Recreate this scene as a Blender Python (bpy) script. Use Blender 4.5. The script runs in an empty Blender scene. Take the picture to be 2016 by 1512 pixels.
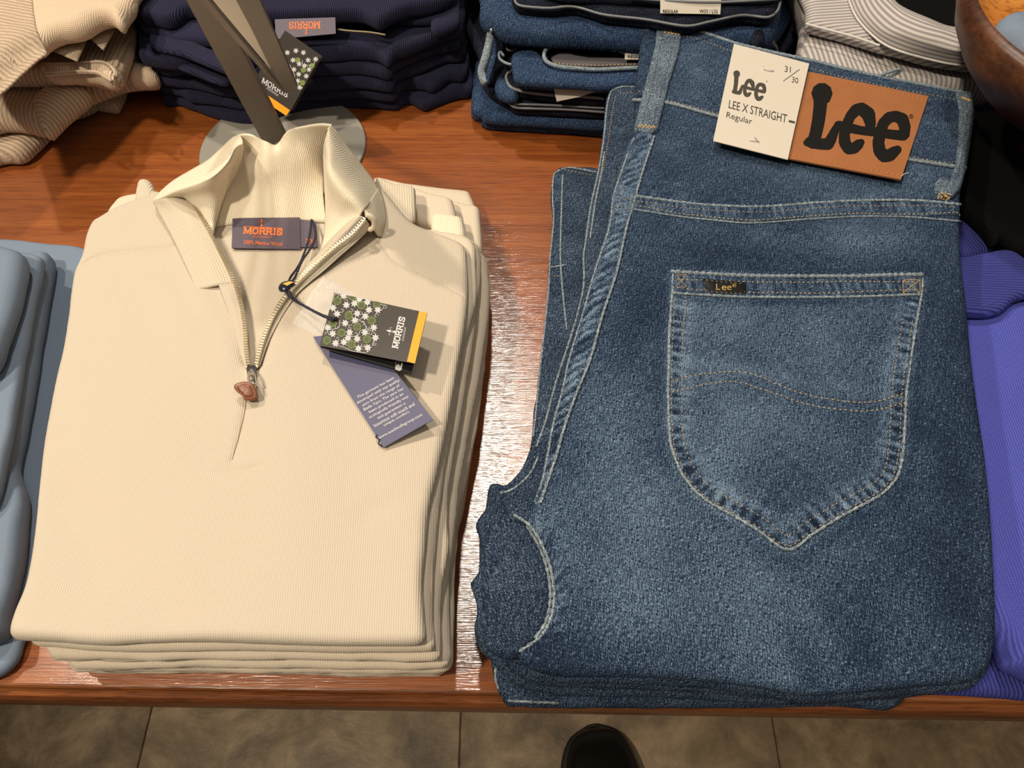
import bpy, bmesh, math, random
import numpy as np
from mathutils import Vector, Matrix
from mathutils.geometry import delaunay_2d_cdt

# ------------------------------------------------------------------ camera, world, lights, exposure
scene = bpy.context.scene
TT = 0.76                       # table top height
CAMZ = TT + 0.50
TILT = math.radians(33.0)
F = 1500.0
cam_data = bpy.data.cameras.new('camera'); cam_data.sensor_width = 36.0
cam_data.lens = 36.0 * F / 2016.0
cam_data.clip_start = 0.01
cam = bpy.data.objects.new('camera', cam_data)
scene.collection.objects.link(cam)
cam.location = (0, 0, CAMZ); cam.rotation_euler = (TILT, 0, 0)
scene.camera = cam
scene.view_settings.view_transform = 'Standard'
scene.view_settings.look = 'None'
scene.view_settings.gamma = 1.0
scene.view_settings.use_curve_mapping = False
scene.view_settings.exposure = -0.10

ST, CT = math.sin(TILT), math.cos(TILT)
def ray(px, py):
    x = (px - 1008.0) / F; y = -(py - 756.0) / F
    return np.array([x, ST + y * CT, -CT + y * ST])
def P(px, py, z):               # point of the place seen at a pixel of the photograph, at height z
    d = ray(px, py); t = (z - CAMZ) / d[2]
    return np.array([d[0] * t, d[1] * t, z])
def Pn(pts, z):
    return np.array([P(a, b, z)[:2] for a, b in pts])
def proj(x, y, z):              # inverse of P, used to place wear and creases
    dz = z - CAMZ
    depth = y * ST - dz * CT; up = y * CT + dz * ST
    return 1008 + F * x / depth, 756 - F * up / depth

world = bpy.data.worlds.new('world'); scene.world = world; world.use_nodes = True
world.node_tree.nodes['Background'].inputs[0].default_value = (1.0, 0.86, 0.70, 1)
world.node_tree.nodes['Background'].inputs[1].default_value = 0.11

def spot(name, loc, target, power, size, angle, color, blend=0.6):
    ld = bpy.data.lights.new(name, 'SPOT'); ld.energy = power; ld.shadow_soft_size = size
    ld.spot_size = math.radians(angle); ld.spot_blend = blend; ld.color = color
    o = bpy.data.objects.new(name, ld); scene.collection.objects.link(o)
    o.location = loc
    o.rotation_euler = (Vector(target) - Vector(loc)).to_track_quat('-Z', 'Y').to_euler()
    return o
def area(name, loc, target, power, sx, sy, color):
    ld = bpy.data.lights.new(name, 'AREA'); ld.energy = power; ld.shape = 'RECTANGLE'
    ld.size = sx; ld.size_y = sy; ld.color = color
    o = bpy.data.objects.new(name, ld); scene.collection.objects.link(o)
    o.location = loc
    o.rotation_euler = (Vector(target) - Vector(loc)).to_track_quat('-Z', 'Y').to_euler()
    return o
GP = P(962, 960, TT)
gd = np.array([GP[0], GP[1], -(GP[2] - CAMZ)]); gd = gd / np.linalg.norm(gd)
GL = GP + gd * 2.1
spot('ceiling_spot', GL, (0.14, 0.20, TT), 72, 0.05, 60, (1.0, 0.92, 0.80))
spot('ceiling_spot', (-1.02, 0.80, TT + 1.70), (0.0, 0.28, TT), 74, 0.03, 52, (1.0, 0.85, 0.66))
spot('ceiling_spot', (-0.75, -0.25, TT + 1.7), (-0.08, 0.42, TT), 106, 0.06, 54, (1.0, 0.87, 0.68))
area('fill_area', (0.6, -0.5, 2.9), (0, 0.2, TT), 9, 1.2, 1.2, (1.0, 0.9, 0.76))  # added soft fill light from above, not a known fixture

# ------------------------------------------------------------------ object helpers
COL = scene.collection
ORG = {}                        # world place of every object's origin
def setp(o, label=None, cat=None, group=None, kind=None):
    if label: o['label'] = label
    if cat: o['category'] = cat
    if group: o['group'] = group
    if kind: o['kind'] = kind
    return o
def thing(name, label, cat, loc, group=None):
    o = bpy.data.objects.new(name, None); COL.objects.link(o)
    o.empty_display_size = 0.02
    o.location = loc; ORG[o.name] = np.array(loc, float)
    return setp(o, label, cat, group)
def mesh_obj(name, V, Fc, mat, parent=None, smooth=True, uv=None, attrs=None, origin=None):
    V = np.asarray(V, float)
    if parent is not None:
        org = ORG[parent.name]
    else:
        org = np.array(origin if origin is not None else
                       [(V[:, 0].min() + V[:, 0].max()) / 2, (V[:, 1].min() + V[:, 1].max()) / 2, V[:, 2].min()], float)
    me = bpy.data.meshes.new(name)
    me.from_pydata((V - org).tolist(), [], [tuple(int(i) for i in f) for f in Fc])
    me.materials.append(mat)
    if smooth:
        me.polygons.foreach_set('use_smooth', [True] * len(me.polygons))
    if uv is not None:
        lay = me.uv_layers.new(name='UVMap')
        idx = np.empty(len(me.loops), dtype=np.int32); me.loops.foreach_get('vertex_index', idx)
        lay.data.foreach_set('uv', np.asarray(uv, float)[idx].ravel())
    if attrs:
        for k, a in attrs.items():
            at = me.attributes.new(k, 'FLOAT', 'POINT'); at.data.foreach_set('value', np.asarray(a, float))
    me.update()
    o = bpy.data.objects.new(name, me); COL.objects.link(o)
    if parent is not None:
        o.parent = parent; ORG[o.name] = org
    else:
        o.location = org; ORG[o.name] = org
    return o

# ------------------------------------------------------------------ numeric helpers
def vnoise(x, y, seed=0):
    x = np.asarray(x, float); y = np.asarray(y, float)
    xi = np.floor(x).astype(np.int64); yi = np.floor(y).astype(np.int64)
    fx = x - xi; fy = y - yi; fx = fx * fx * (3 - 2 * fx); fy = fy * fy * (3 - 2 * fy)
    def h(a, b):
        n = (a * 374761393 + b * 668265263 + seed * 974634777) & 0xffffffff
        n = ((n ^ (n >> 13)) * 1274126177) & 0xffffffff
        return ((n ^ (n >> 16)) & 0xffff) / 65535.0
    return (h(xi, yi) * (1 - fx) + h(xi + 1, yi) * fx) * (1 - fy) + (h(xi, yi + 1) * (1 - fx) + h(xi + 1, yi + 1) * fx) * fy * 1.0
def fbm(x, y, scale, seed=0, oct=3):
    s = 0; a = 1.0; t = 0
    for o in range(oct):
        s = s + a * (vnoise(x / scale, y / scale, seed + o) - 0.5) * 2; t += a
        a *= 0.5; scale *= 0.5
    return s / t
def catmull(pts, closed=True, step=0.003):
    pts = np.asarray(pts, float); n = len(pts); out = []
    m = n if closed else n - 1
    for i in range(m):
        if closed: p0, p1, p2, p3 = pts[(i - 1) % n], pts[i], pts[(i + 1) % n], pts[(i + 2) % n]
        else: p0, p1, p2, p3 = pts[max(i - 1, 0)], pts[i], pts[i + 1], pts[min(i + 2, n - 1)]
        L = np.linalg.norm(p2 - p1); k = max(1, int(math.ceil(L / step)))
        lim = L * 1.2 + 1e-9
        m1 = (p2 - p0) * 0.5; m2 = (p3 - p1) * 0.5
        for m_ in (m1, m2):
            q = np.linalg.norm(m_)
            if q > lim: m_ *= lim / q
        for j in range(k):
            t = j / k; t2 = t * t; t3 = t2 * t
            out.append((2 * t3 - 3 * t2 + 1) * p1 + (t3 - 2 * t2 + t) * m1 + (-2 * t3 + 3 * t2) * p2 + (t3 - t2) * m2)
    if not closed: out.append(pts[-1])
    return np.array(out)
def linres(pts, closed=True, step=0.003):
    pts = np.asarray(pts, float); n = len(pts); out = []
    for i in range(n if closed else n - 1):
        a, b = pts[i], pts[(i + 1) % n]; k = max(1, int(math.ceil(np.linalg.norm(b - a) / step)))
        for j in range(k): out.append(a + (b - a) * j / k)
    if not closed: out.append(pts[-1])
    return np.array(out)
def segdist(X, Y, pl, closed):
    """distance to a polyline, arc length of the nearest point and signed side"""
    A = pl if closed else pl[:-1]; B = np.roll(pl, -1, axis=0) if closed else pl[1:]
    D = B - A; LL = (D ** 2).sum(1) + 1e-18; L = np.sqrt(LL); cum = np.concatenate([[0], np.cumsum(L)[:-1]])
    d = np.empty(len(X)); s = np.empty(len(X)); side = np.empty(len(X))
    for i in range(0, len(X), 4000):
        x = X[i:i + 4000, None]; y = Y[i:i + 4000, None]
        t = np.clip(((x - A[:, 0]) * D[:, 0] + (y - A[:, 1]) * D[:, 1]) / LL, 0, 1)
        ex = x - A[:, 0] - t * D[:, 0]; ey = y - A[:, 1] - t * D[:, 1]
        dd = ex * ex + ey * ey; j = dd.argmin(1); r = np.arange(len(j))
        d[i:i + 4000] = np.sqrt(dd[r, j]); s[i:i + 4000] = cum[j] + t[r, j] * L[j]
        side[i:i + 4000] = np.sign(D[j, 0] * ey[r, j] - D[j, 1] * ex[r, j])
    return d, s, side
def inside(X, Y, pl):
    X = np.asarray(X, float); Y = np.asarray(Y, float); c = np.zeros(len(X), dtype=bool)
    A = pl; B = np.roll(pl, -1, axis=0); dy = B[:, 1] - A[:, 1]; k = dy != 0
    ax, ay, bx, by = A[k, 0], A[k, 1], B[k, 0], B[k, 1]; sl = (bx - ax) / (by - ay)
    box = (X >= pl[:, 0].min()) & (X <= pl[:, 0].max()) & (Y >= pl[:, 1].min()) & (Y <= pl[:, 1].max())
    idx = np.where(box)[0]
    for i in range(0, len(idx), 3000):
        j = idx[i:i + 3000]; x = X[j, None]; y = Y[j, None]
        c[j] = ((((ay > y) != (by > y)) & (x < sl * (y - ay) + ax)).sum(1) % 2) == 1
    return c
def tri_poly(pl, pts_in):
    """constrained Delaunay of a closed outline plus inner points -> (xy, tris)"""
    n = len(pl)
    vs = [Vector(p) for p in pl] + [Vector(p) for p in pts_in]
    ed = [(i, (i + 1) % n) for i in range(n)]
    r = delaunay_2d_cdt(vs, ed, [], 1, 1e-7)
    xy = np.array([[v[0], v[1]] for v in r[0]]); tr = []
    for f in r[2]:
        a, b, c = (xy[k] for k in f[:3])
        ar = (b[0] - a[0]) * (c[1] - a[1]) - (b[1] - a[1]) * (c[0] - a[0])
        tr.append(tuple(f) if ar > 0 else tuple(reversed(f)))
    return xy, tr
def fillpts(pl, step, inset, extra=None, jit=0.15):
    x0, y0 = pl.min(0); x1, y1 = pl.max(0)
    xs = np.arange(x0, x1, step); ys = np.arange(y0, y1, step * 0.87)
    G = np.array([(x + (step / 2 if j % 2 else 0), y) for j, y in enumerate(ys) for x in xs])
    res = []
    def keep(Q, dmin):
        m = inside(Q[:, 0], Q[:, 1], pl); Q = Q[m]
        if len(Q) == 0: return Q
        d, _, _ = segdist(Q[:, 0], Q[:, 1], pl, True)
        return Q[d >= dmin]
    nrm = np.roll(pl, -1, 0) - np.roll(pl, 1, 0)
    nrm = np.stack([-nrm[:, 1], nrm[:, 0]], 1); nrm /= np.linalg.norm(nrm, axis=1)[:, None] + 1e-12
    area2 = (pl[:, 0] * np.roll(pl[:, 1], -1) - np.roll(pl[:, 0], -1) * pl[:, 1]).sum()
    if area2 < 0: nrm = -nrm
    for o in inset:
        res.append(keep(pl + nrm * o, o * 0.93))
    last = (inset[-1] if len(inset) else 0) + step * 0.55
    G = keep(G, last)
    if extra is not None and len(extra):
        E = keep(np.asarray(extra), 0.0008)
        if len(G):
            for i in range(0, len(E), 500):
                e = E[i:i + 500]
                dd = ((G[:, None, :] - e[None]) ** 2).sum(2).min(1); G = G[dd > (step * 0.5) ** 2]
        res.append(E)
    res.append(G)
    return np.concatenate([r for r in res if len(r)]) if any(len(r) for r in res) else np.zeros((0, 2))
def rings(pl, offs, step=0.002, closed=False):
    """points beside a polyline, to carry a groove, pucker or stitch line"""
    pl = linres(pl, closed, step)
    t = np.gradient(pl, axis=0); t /= np.linalg.norm(t, axis=1)[:, None] + 1e-12
    n = np.stack([-t[:, 1], t[:, 0]], 1)
    return np.concatenate([pl + n * o for o in offs])
def dedupe(Q, eps=0.0003):
    k = np.round(Q / eps).astype(np.int64); _, i = np.unique(k, axis=0, return_index=True)
    return Q[np.sort(i)]

class Surf:
    """top skin of a cloth slab: z over x, y"""
    def __init__(s, pl, zt, R, drop, bump): s.pl, s.zt, s.R, s.drop, s.bump = pl, zt, R, drop, bump
    def prof(s, d):
        q = np.clip(d / s.R, 0, 1); return s.drop * (1 - np.sqrt(np.clip(1 - (1 - q) ** 2, 0, 1)))
    def z(s, X, Y, d=None):
        X = np.atleast_1d(np.asarray(X, float)); Y = np.atleast_1d(np.asarray(Y, float))
        if d is None:
            d, _, _ = segdist(X, Y, s.pl, True); d = np.where(inside(X, Y, s.pl), d, 0)
        z = s.zt - s.prof(d)
        if s.bump is not None:
            k = np.clip(d / s.R, 0, 1); z = z + s.bump(X, Y) * k * (2 - k)
        return z
    def hit(s, px, py):
        z = s.zt
        for _ in range(5):
            p = P(px, py, z); z = float(s.z([p[0]], [p[1]])[0])
        p = P(px, py, z); return p
    def hits(s, pts):
        return hits_z(s, pts)
def hits_z(S, pts):
    """many pixels at once -> points on a surface"""
    pts = np.array([(float(a), float(b)) for a, b in pts])
    x = (pts[:, 0] - 1008.0) / F; y = -(pts[:, 1] - 756.0) / F
    D = np.stack([x, ST + y * CT, -CT + y * ST], 1); z = np.full(len(pts), S.zt if hasattr(S, 'zt') else float(S.z([0], [0])[0]))
    for _ in range(4):
        t = (z - CAMZ) / D[:, 2]; z = np.asarray(S.z(D[:, 0] * t, D[:, 1] * t), float)
    t = (z - CAMZ) / D[:, 2]
    return np.stack([D[:, 0] * t, D[:, 1] * t, z], 1)
def uvof(xy, ang=0.0, s=10.0):
    c, q = math.cos(ang), math.sin(ang)
    return np.stack([(xy[:, 0] * c + xy[:, 1] * q) * s, (-xy[:, 0] * q + xy[:, 1] * c) * s], 1)

def slab(name, pts, z0, z1, mat, parent=None, R=None, step=0.004, bump=None, ang=0.0, wear=None,
         smooth_outline=True, zref=None, world_pts=False, wob=0.0, extra=None, ostep=0.003, seed=1, belly=0.0):
    """a folded cloth layer: outline traced at its own height, rounded fold edges, soft top and flat underside"""
    T = z1 - z0
    if R is None: R = T / 2
    if zref is None: zref = z1 - T * 0.3
    pl = np.asarray(pts, float) if world_pts else Pn(pts, zref)
    pl = catmull(pl, True, ostep) if smooth_outline else linres(pl, True, ostep)
    if wob:
        pl = pl + np.stack([fbm(pl[:, 0], pl[:, 1], 0.02, seed), fbm(pl[:, 0], pl[:, 1], 0.02, seed + 7)], 1) * wob
    S = Surf(pl, z1, R, T / 2, bump)
    ins = [R * 0.08, R * 0.3, R * 0.65, R] if R > 0.003 else [R * 0.25, R]
    Q = dedupe(fillpts(pl, step, ins, extra))
    xy, tr = tri_poly(pl, Q)
    d, _, _ = segdist(xy[:, 0], xy[:, 1], pl, True); d = np.where(d < 1e-6, 0, d)
    zt = S.z(xy[:, 0], xy[:, 1], d)
    bd = d <= 0
    zt[bd] = z0 + T / 2
    n = len(xy)
    Vt = np.column_stack([xy, zt])
    zb = z0 + S.prof(d); Vb = np.column_stack([xy, np.minimum(zb, zt - 0.0002)])
    # underside needs only a coarse copy: reuse the same points, shared rim
    idx = np.arange(n) + n; idx[bd] = np.arange(n)[bd]
    keepb = ~bd; remap = np.full(2 * n, -1); remap[:n] = np.arange(n)
    remap[n:][keepb] = n + np.arange(keepb.sum())
    Vall = np.concatenate([Vt, Vb[keepb]])
    faces = list(tr) + [tuple(int(remap[idx[k]]) for k in reversed(f)) for f in tr]
    uv = uvof(Vall[:, :2], ang)
    # let the knit run over the fold: shift v with height
    uv[:, 1] += (Vall[:, 2] - z1) * 10 * 0.9
    at = {}
    if wear is not None:
        w = wear(Vall[:, 0], Vall[:, 1]); at['wear'] = w
    o = mesh_obj(name, Vall, faces, mat, parent, True, uv, at)
    o_s = S
    return o, o_s

def drape(name, pts, base, lift, mat, parent, R=0.0012, step=0.003, bump=None, ang=0.0, wear=None,
          smooth_outline=False, world_pts=False, extra=None, ostep=0.003, zref=None, under=0.0008):
    """a thinner piece sewn or laid on another surface, following it"""
    if world_pts: pl = np.asarray(pts, float)
    else: pl = base.hits(pts)[:, :2]
    pl = catmull(pl, True, ostep) if smooth_outline else linres(pl, True, ostep)
    class D(Surf):
        def z(s, X, Y, d=None):
            X = np.atleast_1d(np.asarray(X, float)); Y = np.atleast_1d(np.asarray(Y, float))
            if d is None:
                d, _, _ = segdist(X, Y, s.pl, True); d = np.where(inside(X, Y, s.pl), d, -1)
            b = base.z(X, Y); k = np.clip(d / R, 0, 1); k = np.sqrt(np.clip(1 - (1 - k) ** 2, 0, 1))
            z = b + lift * np.where(d < 0, 0, 0.35 + 0.65 * k)
            if bump is not None: z = z + np.where(d < 0, 0, bump(X, Y) * k)
            return z
    S = D(pl, base.zt + lift, R, lift, bump)
    Q = dedupe(fillpts(pl, step, [R * 0.35, R], extra))
    xy, tr = tri_poly(pl, Q)
    d, _, _ = segdist(xy[:, 0], xy[:, 1], pl, True); d = np.where(d < 1e-6, 0, d)
    zt = S.z(xy[:, 0], xy[:, 1], d); n = len(xy)
    bd = np.where(d <= 0)[0]
    bz = base.z(xy[:, 0], xy[:, 1]) - under
    V = np.concatenate([np.column_stack([xy, zt]), np.column_stack([xy, bz])])
    faces = list(tr) + [tuple(k + n for k in reversed(f)) for f in tr]
    # skirt along the outline
    edge = {}
    for f in tr:
        for a, b in ((f[0], f[1]), (f[1], f[2]), (f[2], f[0])): edge[(a, b)] = 1
    for (a, b) in list(edge):
        if (b, a) not in edge: faces.append((b, a, a + n, b + n))
    uv = uvof(V[:, :2], ang); at = {}
    if wear is not None: at['wear'] = wear(V[:, 0], V[:, 1])
    o = mesh_obj(name, V, faces, mat, parent, True, uv, at)
    return o, S

def stitches(name, path, base, mat, parent, pitch=0.0032, length=0.0024, r=0.00035, lift=0.0003, world_pts=False, smooth=True, closed=False):
    pl = np.asarray(path, float) if world_pts else base.hits(path)[:, :2]
    pl = catmull(pl, closed, 0.001) if smooth else linres(pl, closed, 0.001)
    if closed: pl = np.concatenate([pl, pl[:1]])
    seg = np.linalg.norm(np.diff(pl, axis=0), axis=1); cum = np.concatenate([[0], np.cumsum(seg)])
    N = max(1, int(cum[-1] / pitch)); s0 = np.arange(N) * pitch + 0.0004
    def at(s): return np.column_stack([np.interp(s, cum, pl[:, 0]), np.interp(s, cum, pl[:, 1])])
    A, M, B = at(s0), at(s0 + length / 2), at(s0 + length)
    za, zm, zb = (base.z(q[:, 0], q[:, 1]) + lift for q in (A, M, B))
    V = []; Fc = []
    for i in range(N):
        t = B[i] - A[i]; L = np.linalg.norm(t)
        if L < 1e-6: continue
        n = np.array([-t[1], t[0]]) / L * r
        k = len(V)
        a, m, b = A[i], M[i], B[i]
        V += [(a[0], a[1], za[i] - r), (m[0] + n[0], m[1] + n[1], zm[i] - r * .4), (m[0] - n[0], m[1] - n[1], zm[i] - r * .4), (m[0], m[1], zm[i] + r), (b[0], b[1], zb[i] - r), (m[0], m[1], zm[i] - r)]
        Fc += [(k, k + 3, k + 1), (k, k + 2, k + 3), (k + 4, k + 1, k + 3), (k + 4, k + 3, k + 2), (k, k + 1, k + 5), (k, k + 5, k + 2), (k + 4, k + 5, k + 1), (k + 4, k + 2, k + 5)]
    return mesh_obj(name, V, Fc, mat, parent, True)

def tube(name, pts, r, mat, parent=None, sides=8, smooth=True, caps=True, radii=None, origin=None, closed=False):
    pts = np.asarray(pts, float); n = len(pts)
    V = []; Fc = []
    prevn = None
    for i in range(n):
        if closed: t = pts[(i + 1) % n] - pts[i - 1]
        else: t = pts[min(i + 1, n - 1)] - pts[max(i - 1, 0)]
        t = t / (np.linalg.norm(t) + 1e-12)
        if prevn is None:
            a = np.array([0, 0, 1.0]) if abs(t[2]) < 0.9 else np.array([1.0, 0, 0])
            nn = np.cross(t, a)
        else: nn = prevn - t * prevn.dot(t)
        nn /= np.linalg.norm(nn); prevn = nn; bb = np.cross(t, nn)
        rr = radii[i] if radii is not None else r
        for k in range(sides):
            an = 2 * math.pi * k / sides; V.append(pts[i] + (nn * math.cos(an) + bb * math.sin(an)) * rr)
    for i in range(n if closed else n - 1):
        for k in range(sides):
            a = i * sides + k; b = i * sides + (k + 1) % sides
            j = ((i + 1) % n) * sides
            Fc.append((a, b, j + (k + 1) % sides, j + k))
    if caps and not closed:
        Fc.append(tuple(reversed(range(sides)))); Fc.append(tuple((n - 1) * sides + k for k in range(sides)))
    cl = np.concatenate([[0], np.cumsum(np.linalg.norm(np.diff(pts, axis=0), axis=1))])
    uv = [(k / sides * 2 * math.pi * r * 10, cl[i] * 10) for i in range(n) for k in range(sides)]
    return mesh_obj(name, V, Fc, mat, parent, smooth, uv=uv, origin=origin)
def path3(pts, z0, step=0.002):
    """pixels with heights above z0 -> smooth 3D path"""
    return catmull(np.array([P(a, b, z0 + h) for a, b, h in pts]), False, step)

def patch(name, cols, z0, mat, parent, thick=0.0018, nu=10, nv=8, uvs=(1, 1), swap=False, wear=None):
    """cloth surface through rows and columns of control points (px, py, height above z0), given real thickness"""
    C = np.array([[P(a, b, z0 + h) for a, b, h in c] for c in cols])      # columns x rows x 3
    def cr(A, k):                                                        # refine along axis 0
        out = []
        n = len(A)
        for i in range(n - 1):
            p0, p1, p2, p3 = A[max(i - 1, 0)], A[i], A[i + 1], A[min(i + 2, n - 1)]
            for j in range(k):
                t = j / k; out.append(0.5 * ((2 * p1) + (p2 - p0) * t + (2 * p0 - 5 * p1 + 4 * p2 - p3) * t * t + (3 * p1 - p0 - 3 * p2 + p3) * t ** 3))
        out.append(A[-1]); return np.array(out)
    G = cr(C, nu); G = cr(G.transpose(1, 0, 2), nv).transpose(1, 0, 2)
    U, W = G.shape[:2]
    gu = np.gradient(G, axis=0); gw = np.gradient(G, axis=1); N = np.cross(gu, gw)
    N /= np.linalg.norm(N, axis=2)[:, :, None] + 1e-12
    if N[..., 2].mean() < 0: N = -N; flip = True
    else: flip = False
    top = G.reshape(-1, 3); bot = (G - N * thick).reshape(-1, 3); n = U * W
    # arc-length uv, in units of 0.1 m
    du = np.concatenate([np.zeros((1, W)), np.cumsum(np.linalg.norm(np.diff(G, axis=0), axis=2), axis=0)])
    dw = np.concatenate([np.zeros((U, 1)), np.cumsum(np.linalg.norm(np.diff(G, axis=1), axis=2), axis=1)], axis=1)
    uvg = np.stack([du * 10 * uvs[0], dw * 10 * uvs[1]], 2)
    if swap: uvg = uvg[..., ::-1]
    uvg = uvg.reshape(-1, 2)
    Fc = []
    for i in range(U - 1):
        for j in range(W - 1):
            q = (i * W + j, (i + 1) * W + j, (i + 1) * W + j + 1, i * W + j + 1)
            if flip: q = q[::-1]
            Fc.append(q); Fc.append(tuple(k + n for k in reversed(q)))
    rim = [i * W for i in range(U)] + [(U - 1) * W + j for j in range(1, W)] + [i * W + W - 1 for i in range(U - 2, -1, -1)] + [j for j in range(W - 2, 0, -1)]
    for k in range(len(rim)):
        a, b = rim[k], rim[(k + 1) % len(rim)]
        Fc.append((b, a, a + n, b + n) if not flip else (a, b, b + n, a + n))
    at = {'wear': np.concatenate([wear(top[:, 0], top[:, 1])] * 2)} if wear else None
    return mesh_obj(name, np.concatenate([top, bot]), Fc, mat, parent, True, np.concatenate([uvg, uvg]), at)

class Card:
    """a flat or gently bent card through four corners (px, py, z): TL, TR, BR, BL"""
    def __init__(s, corners, bend=0.0):
        s.c = [P(a, b, z) for a, b, z in corners]; s.bend = bend
        n = np.cross(s.c[3] - s.c[0], s.c[1] - s.c[0]); n /= np.linalg.norm(n)
        if n[2] < 0: n = -n
        s.n = n; s.o = s.c[0]
        s.c[2] = s.hit0(*corners[2][:2]); s.o = sum(s.c) / 4
    def hit0(s, px, py):
        d = ray(px, py); o = np.array([0, 0, CAMZ]); return o + d * ((s.o - o).dot(s.n) / d.dot(s.n))
    def m(s, u, v, off=0.0):
        a = s.c[0] * (1 - u) + s.c[1] * u; b = s.c[3] * (1 - u) + s.c[2] * u
        return a * (1 - v) + b * v + s.n * (s.bend * 4 * u * (1 - u) + off)
    def hit(s, px, py, off=0.0):
        d = ray(px, py); o = np.array([0, 0, CAMZ]); t = (s.o - o).dot(s.n) / d.dot(s.n)
        p = o + d * t
        if s.bend:
            U = s.c[1] - s.c[0]; u = min(1, max(0, (p - s.c[0]).dot(U) / U.dot(U)))
            b = s.bend * 4 * u * (1 - u); t += b / d.dot(s.n); p = o + d * t
        return p + s.n * off
    def hitm(s, pts, off=0.0): return [s.hit(a, b, off) for a, b in pts]
    def build(s, name, mat, parent=None, th=0.0005, nu=8, nv=2, uv0=None):
        V = []; Fc = []; UV = []
        for off in (0.0, -th):
            for i in range(nu + 1):
                for j in range(nv + 1): V.append(s.m(i / nu, j / nv, off)); UV.append((i / nu, j / nv))
        W = nv + 1; n = (nu + 1) * W
        for i in range(nu):
            for j in range(nv):
                q = (i * W + j, i * W + j + 1, (i + 1) * W + j + 1, (i + 1) * W + j)
                Fc.append(q); Fc.append(tuple(k + n for k in reversed(q)))
        rim = [i * W for i in range(nu + 1)] + [nu * W + j for j in range(1, W)] + [i * W + nv for i in range(nu - 1, -1, -1)] + [j for j in range(nv - 1, 0, -1)]
        for k in range(len(rim)):
            a, b = rim[k], rim[(k + 1) % len(rim)]; Fc.append((a, b, b + n, a + n))
        return mesh_obj(name, V, Fc, mat, parent, False, UV)

def clip_px(poly, quad):
    """cut a printed shape at the edges of its card"""
    q = [np.array(p, float) for p in quad]; c = sum(q) / len(q); out = [np.array(p, float) for p in poly]
    for i in range(len(q)):
        a, b = q[i], q[(i + 1) % len(q)]; n = np.array([-(b - a)[1], (b - a)[0]])
        if n.dot(c - a) < 0: n = -n
        src = out; out = []
        for j in range(len(src)):
            p, r = src[j], src[(j + 1) % len(src)]; dp, dr = n.dot(p - a), n.dot(r - a)
            if dp >= 0: out.append(p)
            if (dp >= 0) != (dr >= 0): out.append(p + (r - p) * dp / (dp - dr))
        if len(out) < 3: return None
    return out
def clip_all(polys, quad): return [k for k in (clip_px(p, quad) for p in polys) if k is not None]

class Lifted:
    """hit() of a cloth surface with an offset, so prints lie just above it"""
    def __init__(s, surf): s.s = surf
    def hit(s, px, py, off=0.0):
        p = s.s.hit(px, py); p[2] += off; return p
    def hitm(s, pts, off=0.0):
        p = s.s.hits(pts); p[:, 2] += off; return list(p)
def blob(base, polys, name, mat, parent, off=0.00025):
    """flat print: pixel polygons (fans) laid on a card or cloth"""
    vs = []; fs = []
    for pg in polys:
        q = [(float(p[0]), float(p[1])) for p in pg]
        if sum(q[i][0] * q[(i + 1) % len(q)][1] - q[(i + 1) % len(q)][0] * q[i][1] for i in range(len(q))) < 0: q = q[::-1]
        fs.append(list(range(len(vs), len(vs) + len(q)))); vs += [Vector(p) for p in q]
    r = delaunay_2d_cdt(vs, [], fs, 1, 1e-4)            # one flat layer where the strokes overlap
    xy = np.array([(v[0], v[1]) for v in r[0]]); tr = [tuple(f) for f in r[2]]
    cen = np.array([xy[list(f)].mean(0) for f in tr]); hit = np.zeros(len(tr), dtype=bool)
    for f in fs: hit |= inside(cen[:, 0], cen[:, 1], np.array([vs[i][:2] for i in f]))
    tr = [f for f, h in zip(tr, hit) if h]
    used = sorted({i for f in tr for i in f}); ren = {a: b for b, a in enumerate(used)}
    return mesh_obj(name, base.hitm([tuple(xy[i]) for i in used], off), [tuple(ren[i] for i in f) for f in tr], mat, parent, False)
def stroke(pts, ws):
    """pixel polyline with half widths -> list of quads and round joints"""
    out = []
    pts = [np.array(p, float) for p in pts]
    if np.isscalar(ws): ws = [ws] * len(pts)
    for i in range(len(pts) - 1):
        a, b = pts[i], pts[i + 1]; t = b - a; L = np.linalg.norm(t)
        if L < 1e-6: continue
        n = np.array([-t[1], t[0]]) / L
        out.append([a + n * ws[i], b + n * ws[i + 1], b - n * ws[i + 1], a - n * ws[i]])
    for p, w in zip(pts, ws):
        out.append([p + w * np.array([math.cos(k * math.pi / 5), math.sin(k * math.pi / 5)]) for k in range(10)])
    return out
def smoothpx(pts, step=6):
    return [tuple(p) for p in catmull(np.array(pts, float), False, step)]
FONT_CACHE = {}
def text_polys(s, quad, bold=0.0):
    """letters of the built-in font fitted to a pixel quad TL, TR, BR, BL -> (points, faces)"""
    key = (s, bold)
    if key not in FONT_CACHE:
        cu = bpy.data.curves.new('lettering', 'FONT'); cu.body = s; cu.size = 1; cu.offset = bold; cu.resolution_u = 3
        cu.fill_mode = 'FRONT'
        ob = bpy.data.objects.new('lettering', cu); COL.objects.link(ob)
        dg = bpy.context.evaluated_depsgraph_get(); dg.update()
        me = bpy.data.meshes.new_from_object(ob.evaluated_get(dg))
        V = np.array([v.co[:2] for v in me.vertices]); Fc = [tuple(p.vertices) for p in me.polygons]
        bpy.data.objects.remove(ob); bpy.data.curves.remove(cu); bpy.data.meshes.remove(me)
        FONT_CACHE[key] = (V, Fc)
    V, Fc = FONT_CACHE[key]
    lo, hi = V.min(0), V.max(0); U = (V - lo) / (hi - lo)
    q = np.array(quad, float)
    pts = [(q[3] * (1 - u) + q[2] * u) * (1 - v) + (q[0] * (1 - u) + q[1] * u) * v for u, v in U]
    return pts, Fc
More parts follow.
